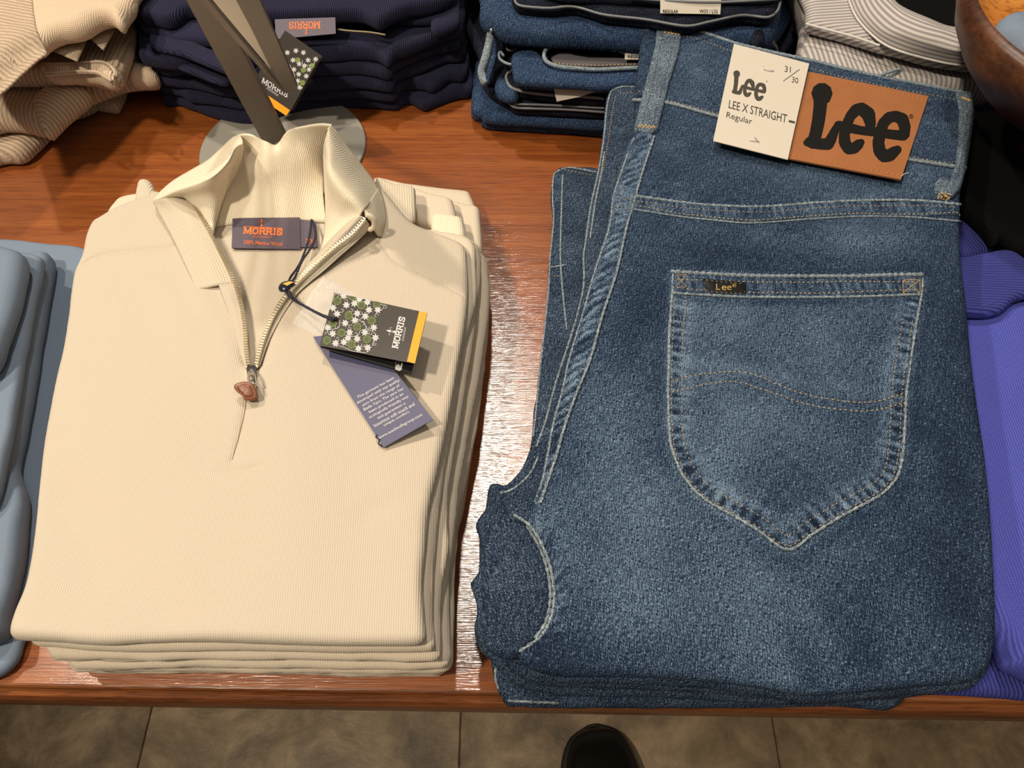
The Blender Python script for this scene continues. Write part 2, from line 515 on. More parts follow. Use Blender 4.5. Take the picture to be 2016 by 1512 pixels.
def texts(base, items, name, mat, parent, off=0.0003):
    V = []; Fc = []
    for it in items:
        s, quad = it[0], it[1]; bold = it[2] if len(it) > 2 else 0.0
        pts, fs = text_polys(s, quad, bold); k = len(V)
        V += base.hitm(pts, off); Fc += [tuple(i + k for i in f) for f in fs]
    return mesh_obj(name, V, Fc, mat, parent, False)
def serif_word(word, quad, w=0.055):
    """slab-serif capitals drawn with strokes inside a pixel quad TL, TR, BR, BL"""
    G = {'M': (1.25, [[(.18, 0), (.18, 1)], [(.18, 1), (.62, .12)], [(.62, .12), (1.07, 1)], [(1.07, 1), (1.07, 0)]], [(.18, 0), (.18, 1), (1.07, 1), (1.07, 0)]),
         'O': (1.0, [[(.5, 0), (.2, .15), (.12, .5), (.2, .85), (.5, 1), (.8, .85), (.88, .5), (.8, .15), (.5, 0)]], []),
         'R': (1.0, [[(.2, 0), (.2, 1)], [(.2, 1), (.6, 1), (.8, .88), (.8, .64), (.6, .5), (.2, .5)], [(.5, .5), (.72, .3), (.88, 0)]], [(.2, 0), (.2, 1), (.9, 0)]),
         'I': (.55, [[(.28, 0), (.28, 1)]], [(.28, 0), (.28, 1)]),
         'S': (.9, [[(.8, .75), (.72, .93), (.45, 1), (.18, .9), (.14, .7), (.3, .56), (.6, .46), (.8, .32), (.76, .1), (.45, 0), (.2, .06), (.12, .28)]], [])}
    tot = sum(G[c][0] for c in word); q = np.array(quad, float)
    def m(x, y):
        u = x / tot; v = y
        return (q[3] * (1 - u) + q[2] * u) * (1 - v) + (q[0] * (1 - u) + q[1] * u) * v
    H = np.linalg.norm(q[0] - q[3]); out = []; x0 = 0
    for c in word:
        wd, strokes, serifs = G[c]
        for st in strokes: out += stroke([m(x0 + a, b) for a, b in st], H * w * 1.5)
        for a, b in serifs: out += stroke([m(x0 + a - .17, b), m(x0 + a + .17, b)], H * w * .8)
        x0 += wd
    return out
def lily(c, ux, uy, s):
    """small heraldic lily: px centre, right and up vectors, size"""
    c, ux, uy = (np.array(v, float) for v in (c, ux, uy)); out = []
    def q(a, b): return c + ux * a * s + uy * b * s
    out.append([q(0, 1), q(.28, .35), q(0, -.2), q(-.28, .35)])
    for g in (-1, 1):
        out += stroke([q(g * .05, -.2), q(g * .45, .15), q(g * .85, .3), q(g * .95, -.1)], s * .19)
    out += stroke([q(-.5, -.35), q(.5, -.35)], s * .1)
    out.append([q(-.15, -.4), q(.15, -.4), q(.3, -.85), q(0, -1), q(-.3, -.85)])
    return out
# ------------------------------------------------------------------ materials
def newmat(name):
    m = bpy.data.materials.new(name); m.use_nodes = True
    nt = m.node_tree; return m, nt, nt.nodes, nt.links, nt.nodes['Principled BSDF']
def plain(name, col, rough=0.6, metal=0.0, noise=0.0, nscale=400, bump=0.0, spec=0.5, coat=0.0):
    m, nt, N, L, b = newmat(name)
    b.inputs['Base Color'].default_value = (*col, 1); b.inputs['Roughness'].default_value = rough
    b.inputs['Metallic'].default_value = metal; b.inputs['Specular IOR Level'].default_value = spec
    b.inputs['Coat Weight'].default_value = coat
    if noise or bump:
        tc = N.new('ShaderNodeTexCoord'); n = N.new('ShaderNodeTexNoise'); n.inputs['Scale'].default_value = nscale
        n.inputs['Detail'].default_value = 3; L.new(tc.outputs['Object'], n.inputs['Vector'])
        if noise:
            mx = N.new('ShaderNodeMix'); mx.data_type = 'RGBA'
            mx.inputs['A'].default_value = (*[c * (1 - noise) for c in col], 1); mx.inputs['B'].default_value = (*[min(1, c * (1 + noise)) for c in col], 1)
            L.new(n.outputs['Fac'], mx.inputs['Factor']); L.new(mx.outputs['Result'], b.inputs['Base Color'])
        if bump:
            bp = N.new('ShaderNodeBump'); bp.inputs['Strength'].default_value = bump; bp.inputs['Distance'].default_value = 0.0005
            L.new(n.outputs['Fac'], bp.inputs['Height']); L.new(bp.outputs['Normal'], b.inputs['Normal'])
    return m
def knit(name, col, period, strength=0.6, contrast=0.2, course=None, dist=0.0006, sheen=0.2, rough=0.85, sharp=1.0, direction='X', fuzz=0.15):
    """ribs or wales run along v; uv is in units of 0.1 m"""
    m, nt, N, L, b = newmat(name)
    tc = N.new('ShaderNodeTexCoord')
    nz = N.new('ShaderNodeTexNoise'); nz.inputs['Scale'].default_value = 25; nz.inputs['Detail'].default_value = 2
    L.new(tc.outputs['UV'], nz.inputs['Vector'])
    sc = N.new('ShaderNodeVectorMath'); sc.operation = 'SCALE'; sc.inputs['Scale'].default_value = period * 10 * 0.45
    L.new(nz.outputs['Color'], sc.inputs[0])
    ad = N.new('ShaderNodeVectorMath'); ad.operation = 'ADD'; L.new(tc.outputs['UV'], ad.inputs[0]); L.new(sc.outputs[0], ad.inputs[1])
    def wave(axis, per):
        w = N.new('ShaderNodeTexWave'); w.bands_direction = axis; w.wave_profile = 'SIN'
        w.inputs['Scale'].default_value = 2 * math.pi / (20 * per * 10); w.inputs['Distortion'].default_value = 0
        L.new(ad.outputs[0], w.inputs['Vector']); return w
    w1 = wave(direction, period); h = w1.outputs['Fac']
    if sharp != 1.0:
        pw = N.new('ShaderNodeMath'); pw.operation = 'POWER'; pw.inputs[1].default_value = sharp; L.new(h, pw.inputs[0]); h = pw.outputs[0]
    if course:
        w2 = wave('Y' if direction == 'X' else 'X', course)
        ml = N.new('ShaderNodeMath'); ml.operation = 'MULTIPLY_ADD'; ml.inputs[1].default_value = 0.5
        L.new(w2.outputs['Fac'], ml.inputs[0]); L.new(h, ml.inputs[2]); h = ml.outputs[0]
    fz = N.new('ShaderNodeTexNoise'); fz.inputs['Scale'].default_value = 180; fz.inputs['Detail'].default_value = 2; L.new(tc.outputs['UV'], fz.inputs['Vector'])
    fa = N.new('ShaderNodeMath'); fa.operation = 'MULTIPLY_ADD'; fa.inputs[1].default_value = 0.6; L.new(fz.outputs['Fac'], fa.inputs[0]); L.new(h, fa.inputs[2])
    bp = N.new('ShaderNodeBump'); bp.inputs['Strength'].default_value = strength; bp.inputs['Distance'].default_value = dist
    L.new(fa.outputs[0], bp.inputs['Height']); L.new(bp.outputs['Normal'], b.inputs['Normal'])
    mr = N.new('ShaderNodeMapRange'); mr.inputs['From Min'].default_value = 0.1; mr.inputs['From Max'].default_value = 1.5
    L.new(fa.outputs[0], mr.inputs['Value'])
    mx = N.new('ShaderNodeMix'); mx.data_type = 'RGBA'
    mx.inputs['A'].default_value = (*[c * (1 - contrast) for c in col], 1); mx.inputs['B'].default_value = (*[min(1, c * (1 + contrast * .5)) for c in col], 1)
    L.new(mr.outputs[0], mx.inputs['Factor']); L.new(mx.outputs['Result'], b.inputs['Base Color'])
    b.inputs['Roughness'].default_value = rough; b.inputs['Specular IOR Level'].default_value = 0.15
    b.inputs['Sheen Weight'].default_value = sheen; b.inputs['Sheen Roughness'].default_value = 0.5
    b.inputs['Sheen Tint'].default_value = (*[min(1, c * 1.3 + .05) for c in col], 1)
    if min(col) > .5:
        b.inputs['Subsurface Weight'].default_value = 0.25; b.inputs['Subsurface Radius'].default_value = (1, .8, .5); b.inputs['Subsurface Scale'].default_value = .004
    return m
def denim(name, dark, mid, light, warp=0.5, fade=0.35, fine=1.0, contrast=1.0):
    """woven cotton: slubs along v, fine twill grain, faded and hem-shaded by the 'wear' attribute"""
    m, nt, N, L, b = newmat(name)
    tc = N.new('ShaderNodeTexCoord'); uv = tc.outputs['UV']
    def mapn(sx, sy, scale, det=2, rot=0.0):
        mp = N.new('ShaderNodeMapping'); mp.inputs['Scale'].default_value = (sx, sy, 1); mp.inputs['Rotation'].default_value = (0, 0, rot)
        L.new(uv, mp.inputs['Vector']); n = N.new('ShaderNodeTexNoise'); n.inputs['Scale'].default_value = scale; n.inputs['Detail'].default_value = det
        L.new(mp.outputs[0], n.inputs['Vector']); return n.outputs['Fac']
    def math2(op, a, b_, c=None):
        n = N.new('ShaderNodeMath'); n.operation = op
        for i, v in enumerate((a, b_, c)):
            if v is None: continue
            if isinstance(v, (int, float)): n.inputs[i].default_value = v
            else: L.new(v, n.inputs[i])
        return n.outputs[0]
    mt_ = N.new('ShaderNodeMapping'); mt_.vector_type = 'TEXTURE'; mt_.inputs['Rotation'].default_value = (0, 0, math.radians(28)); mt_.inputs['Scale'].default_value = (1, 4.2, 1)
    L.new(uv, mt_.inputs['Vector']); nt_ = N.new('ShaderNodeTexNoise'); nt_.inputs['Scale'].default_value = 290 * fine; nt_.inputs['Detail'].default_value = 1.5; L.new(mt_.outputs[0], nt_.inputs['Vector'])
    grain = nt_.outputs['Fac']
    slub = mapn(1, 0.06, 260 * fine, 2)
    weft = mapn(0.10, 1, 250 * fine, 1)
    big = mapn(1, 0.7, 3.2, 3)
    g = math2('MULTIPLY_ADD', grain, 1.8, math2('MULTIPLY_ADD', slub, 0.95, math2('MULTIPLY_ADD', weft, 0.35, -1.55)))   # centred on 0
    t = math2('MULTIPLY_ADD', g, 1.35 * contrast, warp)
    t = math2('MULTIPLY_ADD', math2('SUBTRACT', big, 0.5), fade * 2.2, t)
    at = N.new('ShaderNodeAttribute'); at.attribute_name = 'wear'; at.attribute_type = 'GEOMETRY'
    t = math2('ADD', t, at.outputs['Fac'])
    cr = N.new('ShaderNodeValToRGB'); e = cr.color_ramp.elements
    e[0].position = 0.0; e[0].color = (*dark, 1); e[1].position = 1.0; e[1].color = (*light, 1)
    k = e.new(0.5); k.color = (*mid, 1)
    L.new(t, cr.inputs[0]); L.new(cr.outputs[0], b.inputs['Base Color'])
    bp = N.new('ShaderNodeBump'); bp.inputs['Strength'].default_value = 0.45; bp.inputs['Distance'].default_value = 0.0004
    L.new(g, bp.inputs['Height']); L.new(bp.outputs['Normal'], b.inputs['Normal'])
    b.inputs['Roughness'].default_value = 0.85; b.inputs['Specular IOR Level'].default_value = 0.15
    return m
def cloth_weave(name, col, stripe=None, stripe_period=0.005, contrast=0.15, direction='X', scale=120):
    m, nt, N, L, b = newmat(name)
    tc = N.new('ShaderNodeTexCoord'); n = N.new('ShaderNodeTexNoise'); n.inputs['Scale'].default_value = scale; n.inputs['Detail'].default_value = 2
    L.new(tc.outputs['UV'], n.inputs['Vector'])
    mx = N.new('ShaderNodeMix'); mx.data_type = 'RGBA'; mx.inputs['A'].default_value = (*[c * (1 - contrast) for c in col], 1)
    mx.inputs['B'].default_value = (*[min(1, c * (1 + contrast)) for c in col], 1); L.new(n.outputs['Fac'], mx.inputs['Factor'])
    out = mx.outputs['Result']
    if stripe:
        w = N.new('ShaderNodeTexWave'); w.bands_direction = direction; w.inputs['Scale'].default_value = 2 * math.pi / (20 * stripe_period * 10); w.inputs['Distortion'].default_value = 0
        L.new(tc.outputs['UV'], w.inputs['Vector'])
        mr = N.new('ShaderNodeMapRange'); mr.inputs['From Min'].default_value = 0.35; mr.inputs['From Max'].default_value = 0.7; L.new(w.outputs['Fac'], mr.inputs['Value'])
        m2 = N.new('ShaderNodeMix'); m2.data_type = 'RGBA'; L.new(mr.outputs[0], m2.inputs['Factor']); L.new(out, m2.inputs['A']); m2.inputs['B'].default_value = (*stripe, 1)
        out = m2.outputs['Result']
    L.new(out, b.inputs['Base Color']); b.inputs['Roughness'].default_value = 0.8; b.inputs['Specular IOR Level'].default_value = 0.2
    bp = N.new('ShaderNodeBump'); bp.inputs['Strength'].default_value = 0.3; bp.inputs['Distance'].default_value = 0.0004
    L.new(n.outputs['Fac'], bp.inputs['Height']); L.new(bp.outputs['Normal'], b.inputs['Normal'])
    return m
def wood(name, c1, c2, c3, rough=0.3, sx=3, sy=60, bump=0.25, coat=0.0):
    m, nt, N, L, b = newmat(name)
    tc = N.new('ShaderNodeTexCoord')
    mp = N.new('ShaderNodeMapping'); mp.inputs['Scale'].default_value = (sx, sy, sy); mp.inputs['Rotation'].default_value = (0, 0, math.radians(-1.5)); L.new(tc.outputs['Object'], mp.inputs[0])
    n1 = N.new('ShaderNodeTexNoise'); n1.inputs['Scale'].default_value = 1.0; n1.inputs['Detail'].default_value = 6; n1.inputs['Roughness'].default_value = .6; n1.inputs['Distortion'].default_value = .4; L.new(mp.outputs[0], n1.inputs[0])
    mp2 = N.new('ShaderNodeMapping'); mp2.inputs['Scale'].default_value = (sx * 14, sy * 9, sy * 9); mp2.inputs['Rotation'].default_value = (0, 0, math.radians(-1.5)); L.new(tc.outputs['Object'], mp2.inputs[0])
    n2 = N.new('ShaderNodeTexNoise'); n2.inputs['Scale'].default_value = 1.0; n2.inputs['Detail'].default_value = 3; L.new(mp2.outputs[0], n2.inputs[0])
    cr = N.new('ShaderNodeValToRGB'); e = cr.color_ramp.elements; e[0].position = .3; e[0].color = (*c1, 1); e[1].position = .7; e[1].color = (*c3, 1); k = e.new(.5); k.color = (*c2, 1)
    L.new(n1.outputs['Fac'], cr.inputs[0])
    cr2 = N.new('ShaderNodeValToRGB'); f = cr2.color_ramp.elements; f[0].position = .38; f[0].color = (.5, .46, .44, 1); f[1].position = .5; f[1].color = (1, 1, 1, 1); L.new(n2.outputs['Fac'], cr2.inputs[0])
    mx = N.new('ShaderNodeMix'); mx.data_type = 'RGBA'; mx.blend_type = 'MULTIPLY'; mx.inputs['Factor'].default_value = .75; L.new(cr.outputs[0], mx.inputs['A']); L.new(cr2.outputs[0], mx.inputs['B'])
    L.new(mx.outputs['Result'], b.inputs['Base Color'])
    bp = N.new('ShaderNodeBump'); bp.inputs['Strength'].default_value = bump; bp.inputs['Distance'].default_value = .0006
    L.new(n2.outputs['Fac'], bp.inputs['Height']); L.new(bp.outputs['Normal'], b.inputs['Normal'])
    b.inputs['Roughness'].default_value = rough; b.inputs['Coat Weight'].default_value = coat; b.inputs['Coat Roughness'].default_value = .15; b.inputs['Coat IOR'].default_value = 1.65
    L.new(bp.outputs['Normal'], b.inputs['Coat Normal'])
    return m

CREAM = (0.555, 0.48, 0.385)
M = {}
M['cream'] = knit('cream_fine_knit', CREAM, 0.0013, 0.45, 0.13, course=0.0012, dist=0.0004)
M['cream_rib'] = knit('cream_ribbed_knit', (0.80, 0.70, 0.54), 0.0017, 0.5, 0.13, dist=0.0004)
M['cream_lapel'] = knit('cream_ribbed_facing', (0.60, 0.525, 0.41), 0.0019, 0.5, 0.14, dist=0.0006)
M['cream_tape'] = plain('cream_zip_tape', (0.78, 0.70, 0.55), 0.8, bump=0.3, nscale=900)
M['cream_low'] = knit('cream_fine_knit_lower', (0.66, 0.565, 0.445), 0.0013, 0.4, 0.12, course=0.0012, dist=0.0005)  # slightly lighter cream for lower layers and sleeves
M['beige'] = knit('beige_rib_knit', (0.60, 0.46, 0.335), 0.0042, 0.9, 0.35, dist=0.0016, sharp=0.7)
M['beige_fine'] = knit('beige_plain_knit', (0.62, 0.48, 0.35), 0.0014, 0.5, 0.14, course=0.002, dist=0.0006)
M['beige_cuff'] = knit('beige_cuff_knit', (0.62, 0.48, 0.35), 0.0026, 0.8, 0.25, dist=0.001)
M['navy'] = knit('navy_knit', (0.022, 0.022, 0.055), 0.0019, 1.0, 0.5, dist=0.0011, sheen=0.5)
M['navy_fine'] = knit('navy_fine_knit', (0.022, 0.022, 0.055), 0.0012, 0.8, 0.4, dist=0.0007, sheen=0.5)
M['purple'] = knit('violet_blue_knit', (0.092, 0.105, 0.50), 0.0018, 0.8, 0.3, course=0.0016, dist=0.0007)
M['purple_rib'] = knit('violet_blue_rib', (0.06, 0.068, 0.33), 0.0026, 1.0, 0.45, dist=0.0012)
M['black_knit'] = knit('black_knit', (0.0008, 0.0008, 0.001), 0.002, 0.5, 0.3, sheen=0.0)
M['chambray'] = cloth_weave('chambray', (0.17, 0.22, 0.30), contrast=0.25, scale=160)
M['shirt'] = cloth_weave('striped_shirting', (0.52, 0.48, 0.45), stripe=(0.26, 0.235, 0.24), stripe_period=0.0044, contrast=0.1)
M['shirt_h'] = cloth_weave('striped_shirting_across', (0.52, 0.48, 0.45), stripe=(0.26, 0.235, 0.24), stripe_period=0.0044, contrast=0.1, direction='Y')
M['denim'] = denim('washed_denim', (0.002, 0.005, 0.014), (0.015, 0.033, 0.074), (0.18, 0.26, 0.36), warp=0.44, fade=0.12)
M['denim2'] = denim('washed_denim_lower', (0.002, 0.005, 0.014), (0.013, 0.027, 0.060), (0.18, 0.25, 0.33), warp=0.43, fade=0.10)
M['denim_back'] = denim('mid_blue_denim', (0.002, 0.006, 0.022), (0.014, 0.034, 0.085), (0.15, 0.23, 0.38), warp=0.42, fade=0.1)
M['denim_dark'] = denim('dark_rinse_denim', (0.002, 0.003, 0.008), (0.005, 0.007, 0.018), (0.05, 0.06, 0.09), warp=0.4, fade=0.1)
M['denim_edge'] = denim('worn_denim_edge', (0.03, 0.05, 0.075), (0.17, 0.215, 0.25), (0.46, 0.52, 0.56), warp=0.5, fade=0.1, contrast=1.3)
M['denim_loop'] = denim('loop_denim', (0.008, 0.016, 0.034), (0.06, 0.09, 0.135), (0.36, 0.43, 0.48), warp=0.47, fade=0.2, contrast=1.0)
M['denim_in'] = cloth_weave('grey_denim_inside', (0.12, 0.11, 0.12), contrast=0.4)
M['thread'] = plain('amber_thread', (0.62, 0.40, 0.14), 0.7)
M['thread_dim'] = plain('tan_thread', (0.42, 0.31, 0.16), 0.7)
M['thread_dark'] = plain('dark_thread', (0.02, 0.018, 0.02), 0.7)
M['thread_grey'] = plain('grey_overlock_thread', (0.17, 0.18, 0.19), 0.7, noise=.4, nscale=900)
M['leather'] = plain('tan_leather', (0.33, 0.125, 0.045), 0.42, noise=0.12, nscale=60, bump=0.12)
M['leather_side'] = plain('tan_leather_edge', (0.5, 0.2, 0.07), 0.5)
M['ink'] = plain('black_ink', (0.006, 0.005, 0.0045), 0.55, spec=.25)
M['ink_grey'] = plain('brown_black_print', (0.05, 0.045, 0.035), 0.6)
M['card'] = plain('ivory_card', (0.60, 0.54, 0.46), 0.55)
M['black_satin'] = plain('black_satin', (0.004, 0.004, 0.005), 0.35)
M['gold'] = plain('gold_print', (0.45, 0.30, 0.08), 0.5)
M['label'] = plain('purple_grey_satin', (0.085, 0.066, 0.098), 0.55, noise=0.25, nscale=900, bump=0.3)
M['orange_thread'] = plain('orange_weave', (0.72, 0.16, 0.035), 0.6)
M['tag_black'] = plain('charcoal_card', (0.045, 0.038, 0.034), 0.35)
M['tag_orange'] = plain('orange_card', (0.90, 0.33, 0.01), 0.5)
M['tag_navy'] = plain('navy_card', (0.062, 0.062, 0.14), 0.5)
M['white_print'] = plain('white_print', (0.62, 0.60, 0.62), 0.6)
M['silver_print'] = plain('pale_grey_print', (0.50, 0.50, 0.50), 0.6)
M['green_print'] = plain('olive_green_print', (0.16, 0.22, 0.05), 0.6)
M['cord'] = plain('navy_cord', (0.014, 0.012, 0.03), 0.6)
M['brass'] = plain('brass_teeth', (0.46, 0.39, 0.27), 0.32, metal=1.0)
M['steel'] = plain('polished_steel', (0.75, 0.73, 0.70), 0.15, metal=1.0)
M['stand'] = plain('taupe_powder_coat', (0.22, 0.195, 0.16), 0.5, noise=0.08, nscale=500, bump=0.08)
M['stand_plate'] = plain('grey_powder_coat', (0.24, 0.225, 0.195), 0.55, noise=0.06, nscale=700, bump=0.12)
M['stand_panel'] = plain('ivory_sign_board', (0.93, 0.86, 0.74), 0.35)
M['pull_leather'] = plain('brown_leather_pull', (0.20, 0.065, 0.03), 0.4, bump=0.2, nscale=300)
M['pull_thread'] = plain('pale_brown_stitch', (0.42, 0.22, 0.14), 0.6)
M['shoe'] = plain('black_shoe_leather', (0.006, 0.005, 0.004), 0.28, bump=0.05, nscale=150)
M['sole'] = plain('black_rubber_sole', (0.008, 0.007, 0.006), 0.7)
M['table'] = wood('mahogany_top', (0.20, 0.046, 0.009), (0.275, 0.073, 0.013), (0.345, 0.104, 0.022), rough=0.34, sx=2.5, sy=150, bump=.3, coat=1.0)
M['table_edge'] = wood('mahogany_edge', (0.10, 0.028, 0.010), (0.20, 0.06, 0.015), (0.32, 0.11, 0.03), rough=0.3, sx=4, sy=90)
M['bowl'] = wood('dark_turned_wood', (0.03, 0.009, 0.004), (0.075, 0.024, 0.008), (0.15, 0.05, 0.014), rough=0.4, sx=8, sy=30)
M['bowl_in'] = wood('honey_turned_wood', (0.40, 0.13, 0.018), (0.52, 0.18, 0.028), (0.62, 0.25, 0.05), rough=0.45, sx=8, sy=30)

def clear_plastic():
    m, nt, N, L, b = newmat('clear_plastic_film')
    b.inputs['Base Color'].default_value = (1, 1, 1, 1); b.inputs['Roughness'].default_value = 0.04
    b.inputs['Alpha'].default_value = 0.17; b.inputs['Specular IOR Level'].default_value = 1.0
    tc = N.new('ShaderNodeTexCoord'); n = N.new('ShaderNodeTexNoise'); n.inputs['Scale'].default_value = 28; n.inputs['Distortion'].default_value = 1.0
    mp = N.new('ShaderNodeMapping'); mp.inputs['Scale'].default_value = (1, .3, 1); mp.inputs['Rotation'].default_value = (0, 0, -.6); L.new(tc.outputs['Object'], mp.inputs[0]); L.new(mp.outputs[0], n.inputs[0])
    bp = N.new('ShaderNodeBump'); bp.inputs['Strength'].default_value = 1; bp.inputs['Distance'].default_value = .003; L.new(n.outputs['Fac'], bp.inputs['Height']); L.new(bp.outputs[0], b.inputs['Normal'])
    return m
M['film'] = clear_plastic()
def stone():
    m, nt, N, L, b = newmat('slate_look_tile')
    tc = N.new('ShaderNodeTexCoord'); oi = N.new('ShaderNodeObjectInfo')
    ad = N.new('ShaderNodeVectorMath'); ad.operation = 'ADD'; L.new(tc.outputs['Object'], ad.inputs[0]); 
    cx = N.new('ShaderNodeCombineXYZ'); ml = N.new('ShaderNodeMath'); ml.operation = 'MULTIPLY'; ml.inputs[1].default_value = 37; L.new(oi.outputs['Random'], ml.inputs[0]); L.new(ml.outputs[0], cx.inputs[0]); L.new(cx.outputs[0], ad.inputs[1])
    n = N.new('ShaderNodeTexNoise'); n.inputs['Scale'].default_value = 9; n.inputs['Detail'].default_value = 9; n.inputs['Roughness'].default_value = .7; n.inputs['Distortion'].default_value = .35; L.new(ad.outputs[0], n.inputs[0])
    cr = N.new('ShaderNodeValToRGB'); e = cr.color_ramp.elements
    e[0].position = .3; e[0].color = (.055, .036, .02, 1); e[1].position = .72; e[1].color = (.44, .32, .19, 1); k = e.new(.5); k.color = (.20, .14, .078, 1)
    L.new(n.outputs['Fac'], cr.inputs[0]); L.new(cr.outputs[0], b.inputs['Base Color'])
    bp = N.new('ShaderNodeBump'); bp.inputs['Strength'].default_value = .6; bp.inputs['Distance'].default_value = .004; L.new(n.outputs['Fac'], bp.inputs['Height']); L.new(bp.outputs[0], b.inputs['Normal'])
    b.inputs['Roughness'].default_value = .5
    return m
M['tile'] = stone()
M['grout'] = plain('dark_tile_bed', (0.07, 0.05, 0.032), 0.8)
# ------------------------------------------------------------------ floor of slate-look tiles
def build_floor():
    y0, y1, x0, x1 = -1.6, 2.6, -2.4, 2.4
    V = [(x0, y0, -0.05), (x1, y0, -0.05), (x1, y1, -0.05), (x0, y1, -0.05), (x0, y0, -0.004), (x1, y0, -0.004), (x1, y1, -0.004), (x0, y1, -0.004)]
    Fc = [(3, 2, 1, 0), (4, 5, 6, 7), (0, 1, 5, 4), (1, 2, 6, 5), (2, 3, 7, 6), (3, 0, 4, 7)]
    fl = mesh_obj('floor', V, Fc, M['grout'], None, False, origin=(0, 0, 0)); setp(fl, kind='structure')
    fl['label'] = 'mottled brown slate-look tiled floor'
    S = 0.478; jx = P(285, 1450, 0)[0]; g = 0.0006; b = 0.0015
    h = S / 2 - g
    tv = [(-h, -h, -.004), (h, -h, -.004), (h, h, -.004), (-h, h, -.004), (-h, -h, -b), (h, -h, -b), (h, h, -b), (-h, h, -b),
          (-h + b, -h + b, 0), (h - b, -h + b, 0), (h - b, h - b, 0), (-h + b, h - b, 0)]
    tf = [(8, 9, 10, 11)] + [(k, (k + 1) % 4, (k + 1) % 4 + 4, k + 4) for k in range(4)] + [(k + 4, (k + 1) % 4 + 4, (k + 1) % 4 + 8, k + 8) for k in range(4)]
    me = bpy.data.meshes.new('tile'); me.from_pydata(tv, [], tf); me.materials.append(M['tile'])
    for i in range(-4, 5):
        for j in range(-3, 5):
            cx = jx + (i + .5) * S; cy = 0.23 + (j) * S
            if abs(cx) > 2.1 or cy < -1.35 or cy > 2.3: continue
            o = bpy.data.objects.new('tile', me); COL.objects.link(o); o.parent = fl; o.location = (cx, cy, 0); ORG[o.name] = np.array([cx, cy, 0])
build_floor()

# ------------------------------------------------------------------ table
def build_table():
    A = P(0, 1344, TT); B = P(2016, 1377, TT); t = (B - A)[:2]; t /= np.linalg.norm(t); n = np.array([-t[1], t[0]])
    c = (A[:2] + B[:2]) / 2
    root = thing('display_table', 'reddish mahogany display table carrying all the folded clothes', 'table', (c[0], c[1], 0))
    def w(u, v, z): q = c + t * u + n * v; return (q[0], q[1], z)
    L, D, T = 0.95, 1.1, 0.034
    V = [w(-L, 0, TT - T), w(L, 0, TT - T), w(L, D, TT - T), w(-L, D, TT - T), w(-L, 0, TT), w(L, 0, TT), w(L, D, TT), w(-L, D, TT)]
    mesh_obj('tabletop', V, [(3, 2, 1, 0), (4, 5, 6, 7), (0, 1, 5, 4), (1, 2, 6, 5), (2, 3, 7, 6), (3, 0, 4, 7)], M['table'], root, False)
    prof = [(0.0, 0.0), (-0.0012, -0.0004), (-0.0022, -0.0016), (-.0024, -.004), (-.0036, -.0052), (-.0062, -.0065), (-.008, -.010), (-.0086, -.015), (-.0086, -.024), (-.0075, -.030), (-.005, -.034), (0, -.036), (.002, -.036)]
    V = []; Fc = []
    k = len(prof)
    for u in (-L, L):
        for a, b in prof: V.append(w(u, a, TT + b))
    for i in range(k - 1): Fc.append((i, i + 1, i + 1 + k, i + k))
    Fc += [tuple(range(k))[::-1], tuple(range(k, 2 * k)), (k - 1, 0, k, 2 * k - 1)]
    e = mesh_obj('edge_moulding', V, Fc, M['table_edge'], root, False)
    for u in (-L + .08, L - .08):
        for v in (.09, D - .08):
            V = []; Fc = []
            for i, (z, r) in enumerate([(0, .02), (.1, .022), (.6, .032), (TT - T - .0005, .034)]):
                for a, b in ((-1, -1), (1, -1), (1, 1), (-1, 1)): V.append(w(u + a * r, v + b * r, z))
                if i: Fc += [(4 * i - 4 + q, 4 * i - 4 + (q + 1) % 4, 4 * i + (q + 1) % 4, 4 * i + q) for q in range(4)]
            Fc += [(3, 2, 1, 0), (12, 13, 14, 15)]
            mesh_obj('leg', V, Fc, M['table_edge'], root, False)
    V = []
    for z in (TT - T - .09, TT - T - .0005):
        for a, b in ((-L + .06, .07), (L - .06, .07), (L - .06, .095), (-L + .06, .095)): V.append(w(a, b, z))
    mesh_obj('apron', V, [(3, 2, 1, 0), (4, 5, 6, 7), (0, 1, 5, 4), (1, 2, 6, 5), (2, 3, 7, 6), (3, 0, 4, 7)], M['table_edge'], root, False)
build_table()

# ------------------------------------------------------------------ cream sweater stack
def crease(lines, h):
    """grooves, ridges and folds: [(pixel polyline, width m, height m)] -> bump(x, y) and mesh points along them"""
    L = [(np.array([P(a, b, h)[:2] for a, b in smoothpx(pl, 12)]), w, amp) for pl, w, amp in lines]
    def f(X, Y):
        z = 0
        for pl, w, amp in L:
            d, _, _ = segdist(X, Y, pl, False); z = z + amp * np.exp(-(d / w) ** 2)
        return z
    ex = [rings(pl, (0, -w * .7, w * .7, -w * 1.4, w * 1.4), max(w, .0016)) for pl, w, amp in L if w < 0.004]
    return f, (np.concatenate(ex) if ex else np.zeros((0, 2)))

